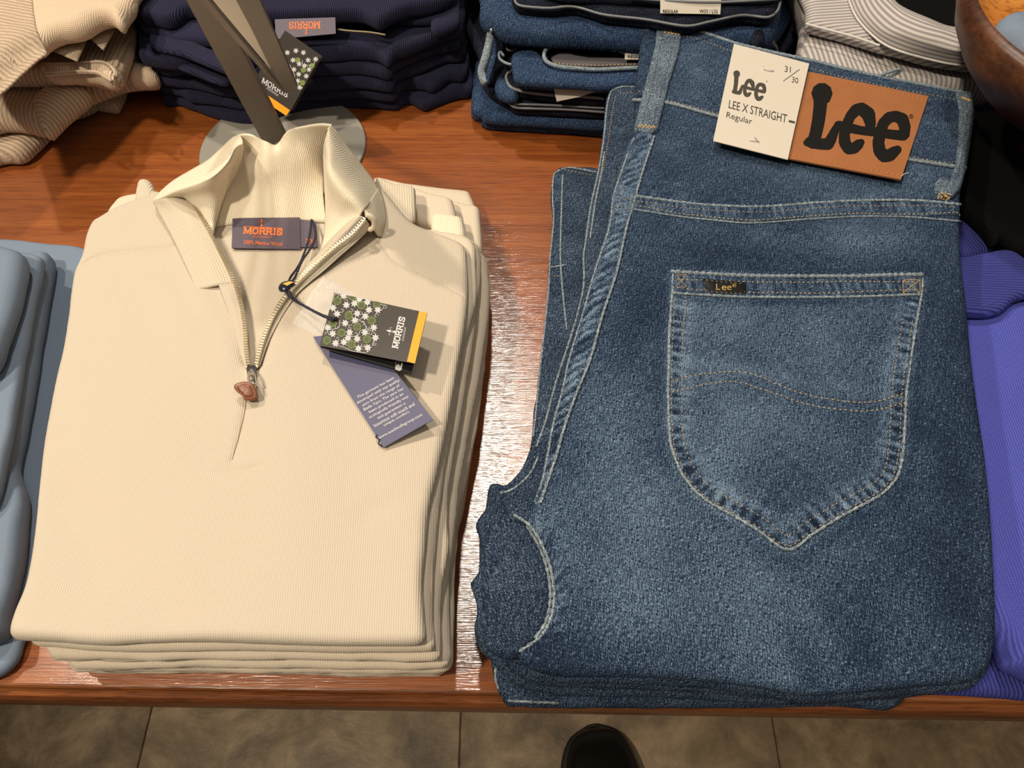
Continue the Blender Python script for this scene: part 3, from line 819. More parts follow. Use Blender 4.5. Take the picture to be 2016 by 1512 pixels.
SW = TT + 0.086
sweater = thing('cream_sweater', 'topmost cream half-zip sweater with open zipper and ribbed collar', 'sweater', P(480, 800, TT + .064), 'cream half-zip sweaters')
zipL = [(371, 387), (386, 409), (404, 440), (419, 467), (438, 504), (453, 534), (465, 565), (474, 595), (482, 641), (485, 686), (489, 721)]
zipR = [(719, 430), (694, 459), (658, 487), (622, 519), (590, 550), (563, 582), (541, 616), (523, 656), (511, 693), (504, 722)]
foldR = [(731, 447), (702, 477), (670, 505), (640, 532), (606, 560), (577, 590), (552, 625), (534, 662), (520, 700), (509, 727)]
body = [(307, 376), (282, 388), (248, 400), (222, 412), (196, 428), (182, 437), (170, 461), (161, 501), (146, 534), (140, 570), (136, 610), (124, 686), (110, 745), (98, 805), (85, 880), (76, 960),
        (68, 1040), (60, 1100), (48, 1155), (28, 1205), (19, 1240), (27, 1256), (60, 1260), (110, 1262), (200, 1268), (280, 1264), (400, 1262), (600, 1268), (760, 1270), (822, 1268), (838, 1255), (836, 1210), (832, 1144),
        (838, 1078), (845, 998), (865, 912), (885, 813), (901, 721), (915, 645), (921, 582), (920, 520), (915, 486), (890, 470), (850, 455), (812, 438), (785, 410), (765, 385), (746, 369), (738, 400), (734, 430)] + foldR + list(reversed(zipL[2:])) + [(386, 409), (350, 392)]
seamL = [(149, 525), (185, 504), (216, 495), (282, 489), (340, 482), (356, 470)]
seamR = [(746, 472), (777, 511), (836, 539), (880, 562), (918, 584)]
slit = [(487, 770), (482, 810), (470, 860), (457, 905)]
placket = [(489, 735), (462, 760), (445, 840), (428, 918), (470, 926), (512, 918)]
cr1 = [(seamL, .0011, -.0011), (seamR, .0011, -.0012), (slit, .0012, -.0012), ([(428, 918), (470, 925), (505, 918)], .0009, -.0006),
       ([(350, 640), (420, 720), (470, 800)], .012, .0012), ([(380, 560), (430, 640), (455, 720)], .007, .0016), ([(700, 660), (760, 880), (800, 1010)], .02, .0012), ([(120, 1000), (240, 1110), (320, 1200)], .02, -.0012),
       ([(90, 880), (140, 1010), (170, 1130)], .016, -.0014), ([(560, 700), (600, 900), (580, 1100)], .03, .0016), ([(720, 1010), (800, 980), (850, 1000)], .006, -.0009),
       ([(500, 740), (520, 700), (560, 640), (620, 580)], .004, -.0008), ([(200, 560), (300, 560), (380, 640)], .012, .0012)]
fb, exb = crease(cr1, SW)
def sw_bump(X, Y): return fb(X, Y) + fbm(X, Y, 0.09, 3, 2) * 0.0018
front, SF = slab('front_body', body, SW - .011, SW, M['cream'], sweater, R=.0055, step=.0042, bump=sw_bump, ang=0.04, extra=exb, wob=.0003, ostep=.0028)
back_fold = [(230, 410), (300, 385), (400, 420), (440, 440), (640, 440), (760, 395), (820, 445), (900, 462), (932, 478), (938, 530), (937, 590), (925, 640), (911, 700), (893, 813), (873, 930), (860, 1045), (853, 1150),
             (853, 1210), (858, 1268), (848, 1281), (700, 1283), (500, 1279), (330, 1281), (220, 1280), (110, 1272), (60, 1262), (70, 1200), (95, 1000), (125, 800), (150, 600), (170, 480)]
bk, SB = slab('back_body', back_fold, SW - .0215, SW - .0105, M['cream_low'], sweater, R=.0055, step=.006, bump=lambda X, Y: fbm(X, Y, .05, 9) * .0006, ang=0.04, wob=.0006)
sl = SF.hits(smoothpx(slit, 6)); tube('slit_shade', sl + np.array([0, 0, -.0001]), .00045, plain('slit_shade_tan', (.20, .13, .06), .9), sweater, 5, radii=np.linspace(.0007, .00025, len(sl)))  # dark tube painted in for the shade inside the placket slit
# back panel seen through the open neck
inner = [(400, 395), (430, 385), (640, 385), (735, 425), (660, 520), (600, 575), (560, 620), (535, 670), (515, 728), (480, 728), (470, 640), (430, 530), (400, 470)]
ib, SI = slab('inner_back', inner, SW - .0105, SW - .0042, M['cream'], sweater, R=.003, step=.004, ang=0.0,
              bump=lambda X, Y: fbm(X, Y, .03, 5) * .0008)
# folded-up hem layer and the two sleeve ends that stick out behind the shoulders
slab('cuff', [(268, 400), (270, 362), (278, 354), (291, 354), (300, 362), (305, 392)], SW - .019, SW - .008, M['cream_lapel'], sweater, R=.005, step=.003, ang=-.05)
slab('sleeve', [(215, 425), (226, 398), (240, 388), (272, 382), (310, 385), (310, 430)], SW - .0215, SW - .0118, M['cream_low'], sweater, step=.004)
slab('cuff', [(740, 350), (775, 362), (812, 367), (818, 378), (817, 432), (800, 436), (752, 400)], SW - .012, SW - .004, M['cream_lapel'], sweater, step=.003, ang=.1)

# collar
Z0 = SW
patch('collar_left', [
    [(304, 390, .004), (303, 393, .010), (322, 392, .013), (352, 392, .010), (371, 389, .007)],
    [(318, 374, .006), (324, 382, .016), (338, 384, .018), (356, 388, .013), (376, 396, .008)],
    [(342, 354, .008), (352, 368, .024), (360, 376, .025), (373, 392, .014), (389, 416, .007)],
    [(379, 332, .008), (390, 354, .032), (396, 366, .032), (398, 392, .018), (405, 440, .005)],
    [(409, 314, .012), (420, 340, .038), (424, 352, .036), (420, 390, .018), (418, 462, .002)],
    [(439, 287, .018), (446, 316, .042), (448, 328, .038), (440, 372, .018), (423, 452, .000)],
    [(458, 270, .034), (462, 288, .046), (464, 302, .040), (456, 345, .020), (428, 425, -.001)],
    [(472, 265, .040), (478, 280, .046), (479, 298, .038), (466, 340, .020), (432, 405, -.001)]], Z0, M['cream_rib'], sweater, nu=6, nv=6, swap=False)
patch('collar_back', [
    [(466, 266, .038), (474, 285, .032), (466, 332, .020), (446, 372, .009), (424, 446, -.003)],
    [(484, 265, .040), (488, 290, .030), (480, 330, .018), (462, 372, .009), (445, 443, -.003)],
    [(500, 268, .040), (502, 293, .032), (496, 335, .021), (482, 372, .010), (470, 440, -.003)],
    [(526, 279, .037), (528, 300, .034), (524, 335, .024), (514, 374, .011), (505, 438, -.003)],
    [(545, 284, .036), (552, 297, .036), (556, 325, .028), (552, 374, .012), (545, 437, -.003)],
    [(566, 258, .048), (576, 284, .040), (580, 320, .030), (578, 374, .013), (575, 436, -.003)],
    [(597, 250, .050), (604, 276, .040), (604, 318, .028), (602, 374, .012), (602, 436, -.003)],
    [(632, 246, .050), (628, 272, .038), (624, 316, .024), (622, 374, .010), (624, 437, -.003)],
    [(652, 248, .050), (644, 272, .036), (638, 316, .020), (636, 374, .008), (642, 438, -.003)]], Z0, M['cream_rib'], sweater, nu=6, nv=6)
patch('collar_right', [
    [(652, 247, .050), (646, 255, .052), (638, 280, .044), (636, 310, .030), (638, 350, .012)],
    [(664, 258, .044), (650, 270, .050), (640, 296, .046), (638, 335, .026), (639, 378, .008)],
    [(680, 283, .034), (660, 290, .046), (645, 324, .046), (641, 360, .024), (640, 405, .004)],
    [(699, 306, .024), (674, 318, .040), (655, 350, .042), (648, 388, .022), (640, 432, .001)],
    [(717, 330, .014), (694, 348, .032), (678, 378, .036), (664, 414, .020), (636, 470, -.001)],
    [(734, 352, .006), (714, 376, .026), (700, 398, .031), (682, 424, .020), (630, 490, -.002)],
    [(746, 372, .003), (730, 398, .020), (716, 413, .026), (697, 436, .020), (624, 508, -.003)]], Z0, M['cream_rib'], sweater, nu=6, nv=6)
patch('collar_outside', [
    [(746, 369, .002), (733, 390, .018), (716, 411, .0255)],
    [(756, 395, .001), (742, 412, .014), (724, 422, .023)],
    [(760, 430, .0005), (748, 440, .010), (731, 434, .019)],
    [(752, 466, .0005), (744, 462, .006), (731, 448, .012)]], Z0, M['cream_rib'], sweater, nu=6, nv=5)
patch('zip_facing', [
    [(731, 448, .012), (720, 432, .020), (706, 425, .024), (680, 440, .016), (640, 470, -.002)],
    [(702, 477, .009), (692, 461, .015), (678, 456, .018), (655, 470, .010), (630, 492, -.002)],
    [(670, 505, .006), (657, 489, .011), (645, 486, .012), (634, 492, .006), (618, 510, -.003)],
    [(640, 532, .004), (622, 519, .008), (614, 516, .008), (606, 520, .003), (598, 528, -.003)],
    [(606, 560, .002), (591, 550, .005), (585, 548, .005), (580, 552, .001), (574, 560, -.003)],
    [(577, 590, .001), (564, 582, .003), (560, 581, .003), (557, 583, .000), (552, 590, -.003)],
    [(534, 662, .0005), (523, 656, .0015), (520, 656, .0015), (518, 657, -.001), (514, 662, -.003)],
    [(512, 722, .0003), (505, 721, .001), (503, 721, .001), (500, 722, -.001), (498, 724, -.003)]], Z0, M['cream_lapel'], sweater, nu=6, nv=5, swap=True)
patch('collar_lapel', [
    [(301, 396, .009), (318, 392, .014), (342, 388, .014), (371, 388, .008)],
    [(315, 423, .006), (340, 418, .009), (366, 412, .010), (388, 415, .007)],
    [(342, 473, .003), (362, 468, .005), (386, 460, .007), (417, 462, .005)],
    [(372, 538, .0012), (392, 531, .003), (415, 522, .005), (444, 517, .003)],
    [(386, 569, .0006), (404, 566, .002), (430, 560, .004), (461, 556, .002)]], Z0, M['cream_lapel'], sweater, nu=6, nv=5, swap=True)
patch('zip_facing', [
    [(430, 560, .0035), (445, 558, .004), (461, 556, .003)],
    [(450, 620, .001), (462, 622, .003), (478, 620, .002)],
    [(470, 690, .0008), (476, 690, .0025), (485, 690, .0018)],
    [(482, 727, .0006), (485, 725, .002), (489, 722, .0015)]], Z0, M['cream'], sweater, nu=6, nv=4, swap=True)

# zipper
def zipper(name, path, side):
    pl = np.array([P(a, b, Z0 + h) for a, b, h in path]); pl = catmull(pl, False, .0006)
    seg = np.linalg.norm(np.diff(pl, axis=0), axis=1); cum = np.concatenate([[0], np.cumsum(seg)])
    V = []; Fc = []; s = 0.0005
    while s < cum[-1] - .001:
        c = np.array([np.interp(s, cum, pl[:, k]) for k in range(3)]); c2 = np.array([np.interp(s + .001, cum, pl[:, k]) for k in range(3)])
        t = c2 - c; t /= np.linalg.norm(t); n = np.array([-t[1], t[0], 0]); n /= np.linalg.norm(n); n *= side; up = np.cross(t, n) * np.sign(np.cross(t, n)[2])
        k = len(V); a, b_, h = .0013, .00045, .0009
        for q, e in ((-.9, 1.0), (1.0, 0.75)):
            for u, v in ((-1, 0), (1, 0), (1, 1), (-1, 1)):
                V.append(c + n * q * a + t * u * b_ * e + up * (v * h * (1.2 if q > 0 else .9) + .0002))
        Fc += [(k, k + 3, k + 2, k + 1), (k + 4, k + 5, k + 6, k + 7)] + [(k + i, k + (i + 1) % 4, k + 4 + (i + 1) % 4, k + 4 + i) for i in range(4)]
        s += .0022
    o = mesh_obj(name, V, Fc, M['brass'], sweater, False); o['kind'] = 'stuff'; o['label'] = 'row of small brass zipper teeth'
    tube('zipper_tape', pl - np.array([0, 0, .0012]), .0012, M['cream_tape'], sweater, 6)
hl = [.0085, .0085, .0075, .006, .005, .0045, .0035, .003, .0028, .0026, .0028]
zipper('zipper_teeth', [(a, b, h + .0008) for (a, b), h in zip(zipL, hl)], -1)
hr = [.0215, .0165, .0125, .0095, .0065, .0045, .0035, .003, .0026, .0026]
zipper('zipper_teeth', [(a, b, h + .0008) for (a, b), h in zip(zipR, hr)], -1)
tube('zipper_tape', path3([(720, 423, .0262), (731, 426, .0255), (738, 436, .021), (735, 448, .015), (727, 452, .012)], Z0), .0019, M['cream_rib'], sweater, 8)
def build_pull():
    # slider body: flared channel, then crown, then pull link and leather tab
    V = []; Fc = []
    secs = [(719, .0036, 16), (726, .004, 19), (736, .0038, 18), (748, .003, 13)]
    for i, (y, h, w) in enumerate(secs):
        for a, hh in ((-.5, .001), (-.5, h), (-.18, h + .0007), (.18, h + .0007), (.5, h), (.5, .001)):
            V.append(P(495 + a * w, y, Z0 + hh))
        if i:
            for q in range(6): Fc.append(((i - 1) * 6 + q, (i - 1) * 6 + (q + 1) % 6, i * 6 + (q + 1) % 6, i * 6 + q))
    Fc += [tuple(range(6)), tuple(reversed(range(18, 24)))]
    s = mesh_obj('zipper_slider', V, Fc, M['steel'], sweater, False)
    tube('pull_link', path3([(490, 733, .006), (489, 742, .009), (489, 752, .012)], Z0, .0008), .0009, M['steel'], sweater)
    tube('pull_link', path3([(499, 733, .006), (501, 742, .009), (502, 757, .011)], Z0, .0008), .0009, M['steel'], sweater)
    out = [(462, 757), (470, 753), (481, 751), (494, 753), (502, 763), (506, 775), (506, 783), (499, 787), (490, 788), (481, 787), (476, 779), (466, 771), (461, 764)]
    c = Card([(455, 745, Z0 + .014), (515, 748, Z0 + .012), (510, 795, Z0 + .006), (458, 790, Z0 + .008)])
    cen = np.mean(np.array(out), 0); ring = catmull(np.array(out, float), True, 3)
    V = []; Fc = []; n = len(ring)
    for sc, off in ((1.0, -.0022), (1.0, -.0003), (.93, .0002), (.72, -.0001), (.66, .0004), (0.3, .0006)):
        for p in ring: q = cen + (p - cen) * sc; V.append(c.hit(q[0], q[1], off))
    for k in range(5):
        for i in range(n): Fc.append((k * n + i, k * n + (i + 1) % n, (k + 1) * n + (i + 1) % n, (k + 1) * n + i))
    Fc.append(tuple(reversed(range(n)))); Fc.append(tuple(5 * n + i for i in range(n)))
    o = mesh_obj('zipper_pull', V, Fc, M['pull_leather'], sweater, True)
    o['label'] = 'round brown leather zipper pull with stitched rim'
    V = []
    polys = []
    for i in range(0, n, 2):
        a, b = cen + (ring[i] - cen) * .80, cen + (ring[(i + 1) % n] - cen) * .80
        polys += stroke([a, b], .7)[:1]
    polys += stroke([(478, 768), (484, 766), (490, 770), (484, 773)], .7)
    blob(c, polys, 'pull_stitching', M['pull_thread'], o, off=.0009)
build_pull()

# neck label with its size tab
lab = Card([(458, 425, SW - .001), (590, 428, SW - .001), (591, 490, SW - .0015), (456, 488, SW - .0015)])
lo = lab.build('neck_label', M['label'], sweater, th=.0008); lo['label'] = 'purple-grey woven neck label with orange lettering'
blob(lab, serif_word('MORRIS', [(480, 448), (557, 452), (556, 463), (479, 460)], w=.09) + stroke([(480, 446), (556, 450)], .6) + lily((515, 438), (6, 0), (0, -7.5), 1.15), 'lettering', M['orange_thread'], lo)
texts(lab, [('STOCKHOLM', [(497, 464.5), (536, 466), (536, 470), (497, 468.5)]), ('100% Merino Wool', [(481, 473), (556, 477), (556, 485), (481, 481)], .008)], 'lettering', M['orange_thread'], lo)
lab2 = Card([(591, 432, SW - .0012), (622, 436, SW - .0010), (626, 486, SW - .0014), (592, 486, SW - .0016)])
l2 = lab2.build('size_label', M['label'], sweater, th=.0006)
texts(lab2, [('XS', [(601, 470), (617, 472), (617, 480), (601, 478)], .02)], 'lettering', M['orange_thread'], l2)

# string, seal and cards hanging on the sweater
cordthing = thing('tag_cord', 'navy twisted cord with small gold-printed seal across the cream neck', 'cord', P(600, 520, SW))
def twisted(name, path, r, parent, ph=0.0):
    c = path3(path, Z0, .0008)
    for k in (0, 1):
        L = np.arange(len(c)) * 1.25 + k * math.pi + ph
        off = np.stack([np.cos(L), np.sin(L) * .6, np.sin(L)], 1) * r * .55
        tube(name, c + off, r * .6, M['cord'], parent, 5)
twisted('cord', [(613, 433, .003), (611, 455, .004), (604, 485, .004), (590, 520, .004), (573, 545, .005), (568, 556, .006)], .0009, cordthing)
twisted('cord', [(615, 434, .003), (622, 462, .004), (612, 488, .004), (594, 516, .005), (580, 548, .006), (570, 558, .006)], .0009, cordthing, 1)
twisted('cord', [(560, 571, .007), (575, 588, .008), (600, 603, .010), (630, 618, .014), (660, 628, .0182)], .0009, cordthing)
twisted('cord', [(568, 572, .007), (582, 590, .008), (606, 606, .010), (634, 621, .014), (655, 630, .0182)], .0009, cordthing, 1)
def seal():
    V = []; Fc = []
    pts = [(548, 568), (552, 559), (560, 555), (573, 553), (582, 556), (581, 562), (572, 568), (562, 575), (552, 575)]
    ring = catmull(np.array(pts, float), True, 3); n = len(ring); cen = ring.mean(0)
    for sc, h in ((.8, .003), (1, .0045), (1, .0065), (.85, .0078), (.4, .0082)):
        for p in ring: q = cen + (p - cen) * sc; V.append(P(q[0], q[1] - (h - .003) * 300, Z0 + h))
    for k in range(4):
        for i in range(n): Fc.append((k * n + i, k * n + (i + 1) % n, (k + 1) * n + (i + 1) % n, (k + 1) * n + i))
    Fc += [tuple(reversed(range(n))), tuple(4 * n + i for i in range(n))]
    s = mesh_obj('seal', V, Fc, plain('navy_plastic', (.015, .02, .035), .25), cordthing, True)
    c = Card([(550, 550, Z0 + .0090), (584, 550, Z0 + .0090), (584, 575, Z0 + .0090), (550, 575, Z0 + .0090)])
    blob(c, [[(556, 559), (570, 554), (578, 556), (566, 563)]], 'gold_print', plain('bright_gold', (.75, .5, .12), .35), s)
seal()

navycard = Card([(616, 663, Z0 + .0045), (716, 651, Z0 + .011), (852, 826, Z0 + .006), (755, 881, Z0 + .0035)])
# the card is traced as a quad: TL, TR, BR, BL of the printed side
nc = navycard.build('hang_tag', M['tag_navy'], None, th=.0006, nu=4, nv=4)
setp(nc, 'navy blue card tag with white text, beneath the black patterned tag', 'tag')
lines = ["This garment has been", "developed with top quality", "yarn from the range of", "Biella Yarn. The yarn has", "been produced in an", "ecologically friendly way", "and guarantees a", "luxurious soft touch and", "unique comfort.", "www.suedwollegroup.com"]
tdir = np.array([.877, -.480]); step = np.array([5.2, 7.55]); its = []
for k, (s, w) in enumerate(zip(lines, (82, 95, 84, 88, 76, 88, 62, 90, 58, 97))):
    c = np.array([741.5, 767.0]) + step * k + (np.array([2, 8.5]) if k == 9 else 0); up = np.array([tdir[1], -tdir[0]]) * -1
    up = np.array([-.480, -.877]) * (6.9 if k != 9 else 7.6)
    a = c - tdir * w / 2; b = c + tdir * w / 2
    its.append((s, [a + up, b + up, b, a], .004))
texts(navycard, its, 'lettering', M['white_print'], nc)

blacktag = thing('hang_tag', 'black folded card tag with grey vine pattern and orange strip', 'tag', P(740, 650, Z0 + .008))
C1 = Card([(658, 576, Z0 + .016), (841, 616, Z0 + .026), (817, 716, Z0 + .026), (629, 680, Z0 + .014)])
C1.build('front_leaf', M['tag_black'], blacktag, th=.0005)
C2 = Card([(660, 584, Z0 + .013), (832, 640, Z0 + .016), (810, 736, Z0 + .016), (631, 684, Z0 + .0125)])
c2o = C2.build('back_leaf', plain('black_card', (.01, .009, .009), .35), blacktag, th=.0005)
blob(C2, [[(780, 705), (794, 708), (791, 728), (787, 731), (778, 728)]], 'size_sticker', M['silver_print'], c2o)
texts(C2, [('M', [(781, 711), (791, 713), (789, 721), (779, 719)], .02)], 'lettering', M['ink'], c2o, off=.0005)
blob(C1, [[(825.5, 613), (841, 616), (817, 716), (801.5, 712)]], 'orange_strip', M['tag_orange'], blacktag)
def z2(a, b): return (560 + a / 6.3, 520 + b / 6.3)
greens = [(660, 460), (958, 515), (1150, 490), (800, 640), (1085, 705), (905, 780), (710, 855), (530, 950), (1025, 935), (835, 1000), (600, 735), (845, 405)]
whites = [(735, 395), (770, 510), (870, 490), (605, 545), (655, 620), (1050, 570), (1160, 570), (905, 615), (1005, 650), (875, 700), (755, 735), (540, 790), (600, 865), (810, 850), (1000, 850), (1110, 790), (790, 920), (905, 930), (1130, 915), (635, 985), (740, 970), (920, 1050), (1035, 1040), (1030, 475), (930, 440)]
gp = []; wp = []
for a, b in greens:
    c = np.array(z2(a, b))
    gp.append([c + 8.2 * np.array([math.cos(t), math.sin(t)]) for t in np.arange(0, 6.28, .5)])
gk = []
for a, b in greens:
    c = np.array(z2(a, b))
    for k in range(6):
        q = c + 4.6 * np.array([math.cos(k * 1.047), math.sin(k * 1.047)])
        gk += stroke([q + 1.9 * np.array([math.cos(t), math.sin(t)]) for t in np.arange(0, 6.3, 1.05)], .6)
    gk += stroke([c + 1.6 * np.array([math.cos(t), math.sin(t)]) for t in np.arange(0, 6.3, 1.05)], .6)
rnd = random.Random(4)
for a, b in whites:
    c = np.array(z2(a, b)); ph = rnd.random() * 6
    pg = []
    for k in range(14):
        r = 8.2 if k % 2 == 0 else 4.4
        pg.append(c + r * np.array([math.cos(ph + k * .4488), math.sin(ph + k * .4488)]))
    for k in range(14):
        wp.append([c, pg[k], pg[(k + 1) % 14]])
curls = [(780, 440), (715, 575), (830, 570), (1245, 525), (1140, 645), (970, 730), (820, 785), (655, 785), (1045, 790), (885, 865), (520, 865), (1075, 860), (655, 925), (1125, 990), (985, 1010), (650, 385), (1120, 530)]
for a, b in curls:
    c = np.array(z2(a, b)); ph = rnd.random() * 6
    wp += stroke([c + (1.2 + t * .75) * np.array([math.cos(ph + t), math.sin(ph + t)]) for t in np.arange(0, 5.6, .7)], .45)
for pl in ([(690, 700), (680, 780), (620, 810), (540, 800)], [(900, 690), (990, 730), (1020, 800), (1100, 840), (1140, 900), (1090, 1020)], [(1010, 810), (940, 830), (920, 880), (850, 900), (810, 870)], [(700, 380), (640, 360), (610, 420), (570, 540)], [(640, 1010), (740, 1035), (850, 1080), (1000, 1100), (1050, 1080)], [(960, 600), (980, 660), (930, 690)], [(1200, 580), (1240, 520), (1170, 500)]):
    wp += stroke(smoothpx([z2(a, b) for a, b in pl], 3), .5)
CQ = [(658, 576), (841, 616), (817, 716), (629, 680)]
wp = clip_all(wp, CQ); gp = clip_all(gp, CQ); gk = clip_all(gk, CQ)
fp = blob(C1, wp, 'vine_print', M['silver_print'], blacktag, off=.0003); fp['kind'] = 'stuff'
blob(C1, gp, 'rosette_print', M['green_print'], blacktag, off=.00033)
blob(C1, gk, 'rosette_outline', M['tag_black'], blacktag, off=.0004)
def vert_word(base, parent, x0, y0, x1, y1, H):
    a = np.array([x0, y0], float); b = np.array([x1, y1], float); t = (b - a) / np.linalg.norm(b - a); up = np.array([t[1], -t[0]]) * H
    return [a + up, b + up, b, a]
q = vert_word(C1, None, *z2(1405, 1055), *z2(1500, 665), 10.5)
blob(C1, serif_word('MORRIS', q, w=.075) + stroke([z2(1335, 1040), z2(1425, 655)], .5) + lily(z2(1320, 835), (1.2, -5.2), (-6.2, -1.2), 1.5), 'lettering', M['white_print'], blacktag, off=.0003)
q = vert_word(C1, None, *z2(1480, 960), *z2(1512, 790), 3.6)
texts(C1, [('STOCKHOLM', q)], 'lettering', M['white_print'], blacktag)
blob(C1, [[np.array(z2(640, 685)) + 5.0 * np.array([math.cos(t), math.sin(t)]) for t in np.arange(0, 6.28, .5)]], 'punched_hole', plain('hole_black', (.003, .003, .003), .9), blacktag, off=.0005)
# dark curled thread end at the lower edge of the navy card
tube('thread_end', path3([(746, 852, .003), (740, 860, .004), (747, 866, .004), (745, 874, .003), (755, 880, .002)], Z0), .0005, M['cord'], nc, 5)

def spare_bag():
    rng = random.Random(2); V = []; Fc = []
    c = [(640, 545), (712, 590), (655, 680), (577, 640)]
    c = [P(a, b, Z0) for a, b in c]; n = 26
    for i in range(n + 1):
        for j in range(n + 1):
            u = i / n; v = j / n
            p = (c[0] * (1 - u) + c[1] * u) * (1 - v) + (c[3] * (1 - u) + c[2] * u) * v
            h = .0035 + .0035 * math.sin(math.pi * v) + .0028 * abs(math.sin(v * 9 + u * 3 + .6 * math.sin(u * 5))) + .002 * math.sin(u * 14 + v * 4) * math.sin(v * 3.1)
            e = min(u, v, 1 - u, 1 - v); h *= min(1, .35 + e * 6)
            V.append((p[0], p[1], Z0 + max(.0012, h)))
    for i in range(n):
        for j in range(n):
            a = i * (n + 1) + j; Fc.append((a, a + 1, a + n + 2, a + n + 1))
    m = len(V); V += [(x, y, Z0 + .0009) for x, y, z in V]
    Fc += [tuple(k + m for k in reversed(f)) for f in list(Fc)]
    o = mesh_obj('plastic_bag', V, Fc, M['film'], None, True)
    setp(o, 'small clear plastic spare-yarn bag on the cream sweater, under the tags', 'bag')
spare_bag()

# lower sweaters of the pile
def low_sweater(k, top, th, right, bottom, left, label, sleeves):
    zt = TT + top
    root = thing('cream_sweater', label, 'sweater', P(520, 850, zt - th), 'cream half-zip sweaters')
    h2 = th / 2
    out = left + bottom + right
    slab('front_body', out, zt - h2, zt, M['cream_low'], root, R=h2 / 2, step=.009, bump=lambda X, Y: fbm(X, Y, .06, 20 + k) * .0005, ang=.03 * k, wob=.0011, seed=k * 5, ostep=.004)
    rng = random.Random(k)
    out2 = [(a + rng.uniform(-4, 1.5), b + rng.uniform(-2, 2)) for a, b in out]
    slab('back_body', out2, zt - th, zt - h2 + .0002, M['cream_low'], root, R=h2 / 2, step=.009, ang=.03 * k, wob=.0011, seed=k * 5 + 2, ostep=.004)
    for pts, za, zb, mt in sleeves:
        slab('sleeve' if mt != 'cream_rib' else 'cuff', pts, TT + za, TT + zb, M[mt], root, step=.004, ang=.1)
low_sweater(1, .0640, .016,
    [(884, 1080), (872, 1150), (868, 1210), (868, 1262)][::-1] + [(880, 990), (893, 905), (908, 813), (926, 700), (941, 600), (945, 540), (944, 496), (925, 470), (880, 455)],
    [(96, 1286), (110, 1298), (300, 1298), (500, 1296), (700, 1300), (850, 1300), (866, 1290)],
    [(300, 430), (180, 470), (150, 700), (120, 900), (100, 1100), (88, 1262)],
    'second cream sweater from the top of its pile, ribbed hem showing',
    [([(800, 372), (850, 382), (885, 390), (893, 400), (893, 440), (820, 440)], .050, .0625, 'cream_low'), ([(850, 425), (895, 425), (911, 432), (913, 485), (860, 480)], .0525, .0640, 'cream_rib')])
low_sweater(2, .0475, .016,
    [(888, 1292), (884, 1250), (886, 1150), (898, 1000), (914, 905), (930, 813), (946, 720), (958, 640), (962, 580), (962, 530), (952, 505), (910, 480)],
    [(140, 1312), (150, 1318), (400, 1312), (700, 1316), (870, 1312)],
    [(300, 440), (200, 480), (170, 700), (150, 1000), (136, 1250), (132, 1290)],
    'third cream sweater from the top of its pile, widest on the right',
    [([(860, 398), (925, 404), (941, 408), (945, 420), (944, 515), (880, 490)], .034, .046, 'cream_low'), ([(935, 498), (950, 500), (960, 520), (961, 545), (940, 545)], .035, .044, 'cream_rib')])
low_sweater(3, .031, .0155,
    [(884, 1318), (892, 1290), (893, 1150), (905, 1010), (922, 930), (940, 830), (955, 700), (964, 600), (962, 540), (940, 500)],
    [(160, 1318), (400, 1322), (700, 1326), (850, 1326)],
    [(300, 430), (200, 480), (180, 700), (160, 1000), (150, 1290)],
    'fourth cream sweater from the top of its pile, sleeve end sticking out behind',
    [([(735, 354), (800, 362), (870, 371), (915, 376), (926, 382), (926, 430), (780, 430)], .019, .031, 'cream_low')])
low_sweater(4, .015, .015,
    [(862, 1328), (878, 1310), (886, 1200), (898, 1080), (915, 980), (930, 880), (944, 760), (952, 640), (948, 560), (930, 520)],
    [(170, 1322), (400, 1325), (700, 1329)],
    [(300, 430), (220, 480), (200, 700), (180, 1000), (165, 1290)],
    'lowest cream sweater of the pile, lying on the table top',
    [])
# ------------------------------------------------------------------ denim jeans pile, right
JW = TT + 0.100
def pw(pts, h): return np.array([P(a, b, h)[:2] for a, b in pts])
def puck(line, width, period, seed, skew=0.0, closed=False):
    """alternating worn ridges along a seam: returns f(x, y) in -1..1, fading with distance"""
    def f(X, Y):
        d, s, side = segdist(X, Y, line, closed)
        ph = 2 * math.pi * (s + skew * d * side) / period + 2.2 * vnoise(s / period * .6, d * 0 + seed, seed) * 2
        a = 0.45 + 0.75 * vnoise(s / period * .9, d * 0 + 3.3, seed + 1)
        b = (vnoise((s + skew * d * side) / period * 1.7, d * side / (width * .8), seed + 5) - .5) * 2.6
        return (.62 * np.sin(ph) * a + .55 * b) * np.exp(-(d / width) ** 2)
    return f
def glow(X, Y, cx, cy, rx, ry, rot=0.0, z=None):
    px, py = proj(X, Y, JW if z is None else z); a = math.radians(rot)
    u = (px - cx) * math.cos(a) + (py - cy) * math.sin(a); v = -(px - cx) * math.sin(a) + (py - cy) * math.cos(a)
    return np.exp(-(u / rx) ** 2 - (v / ry) ** 2)

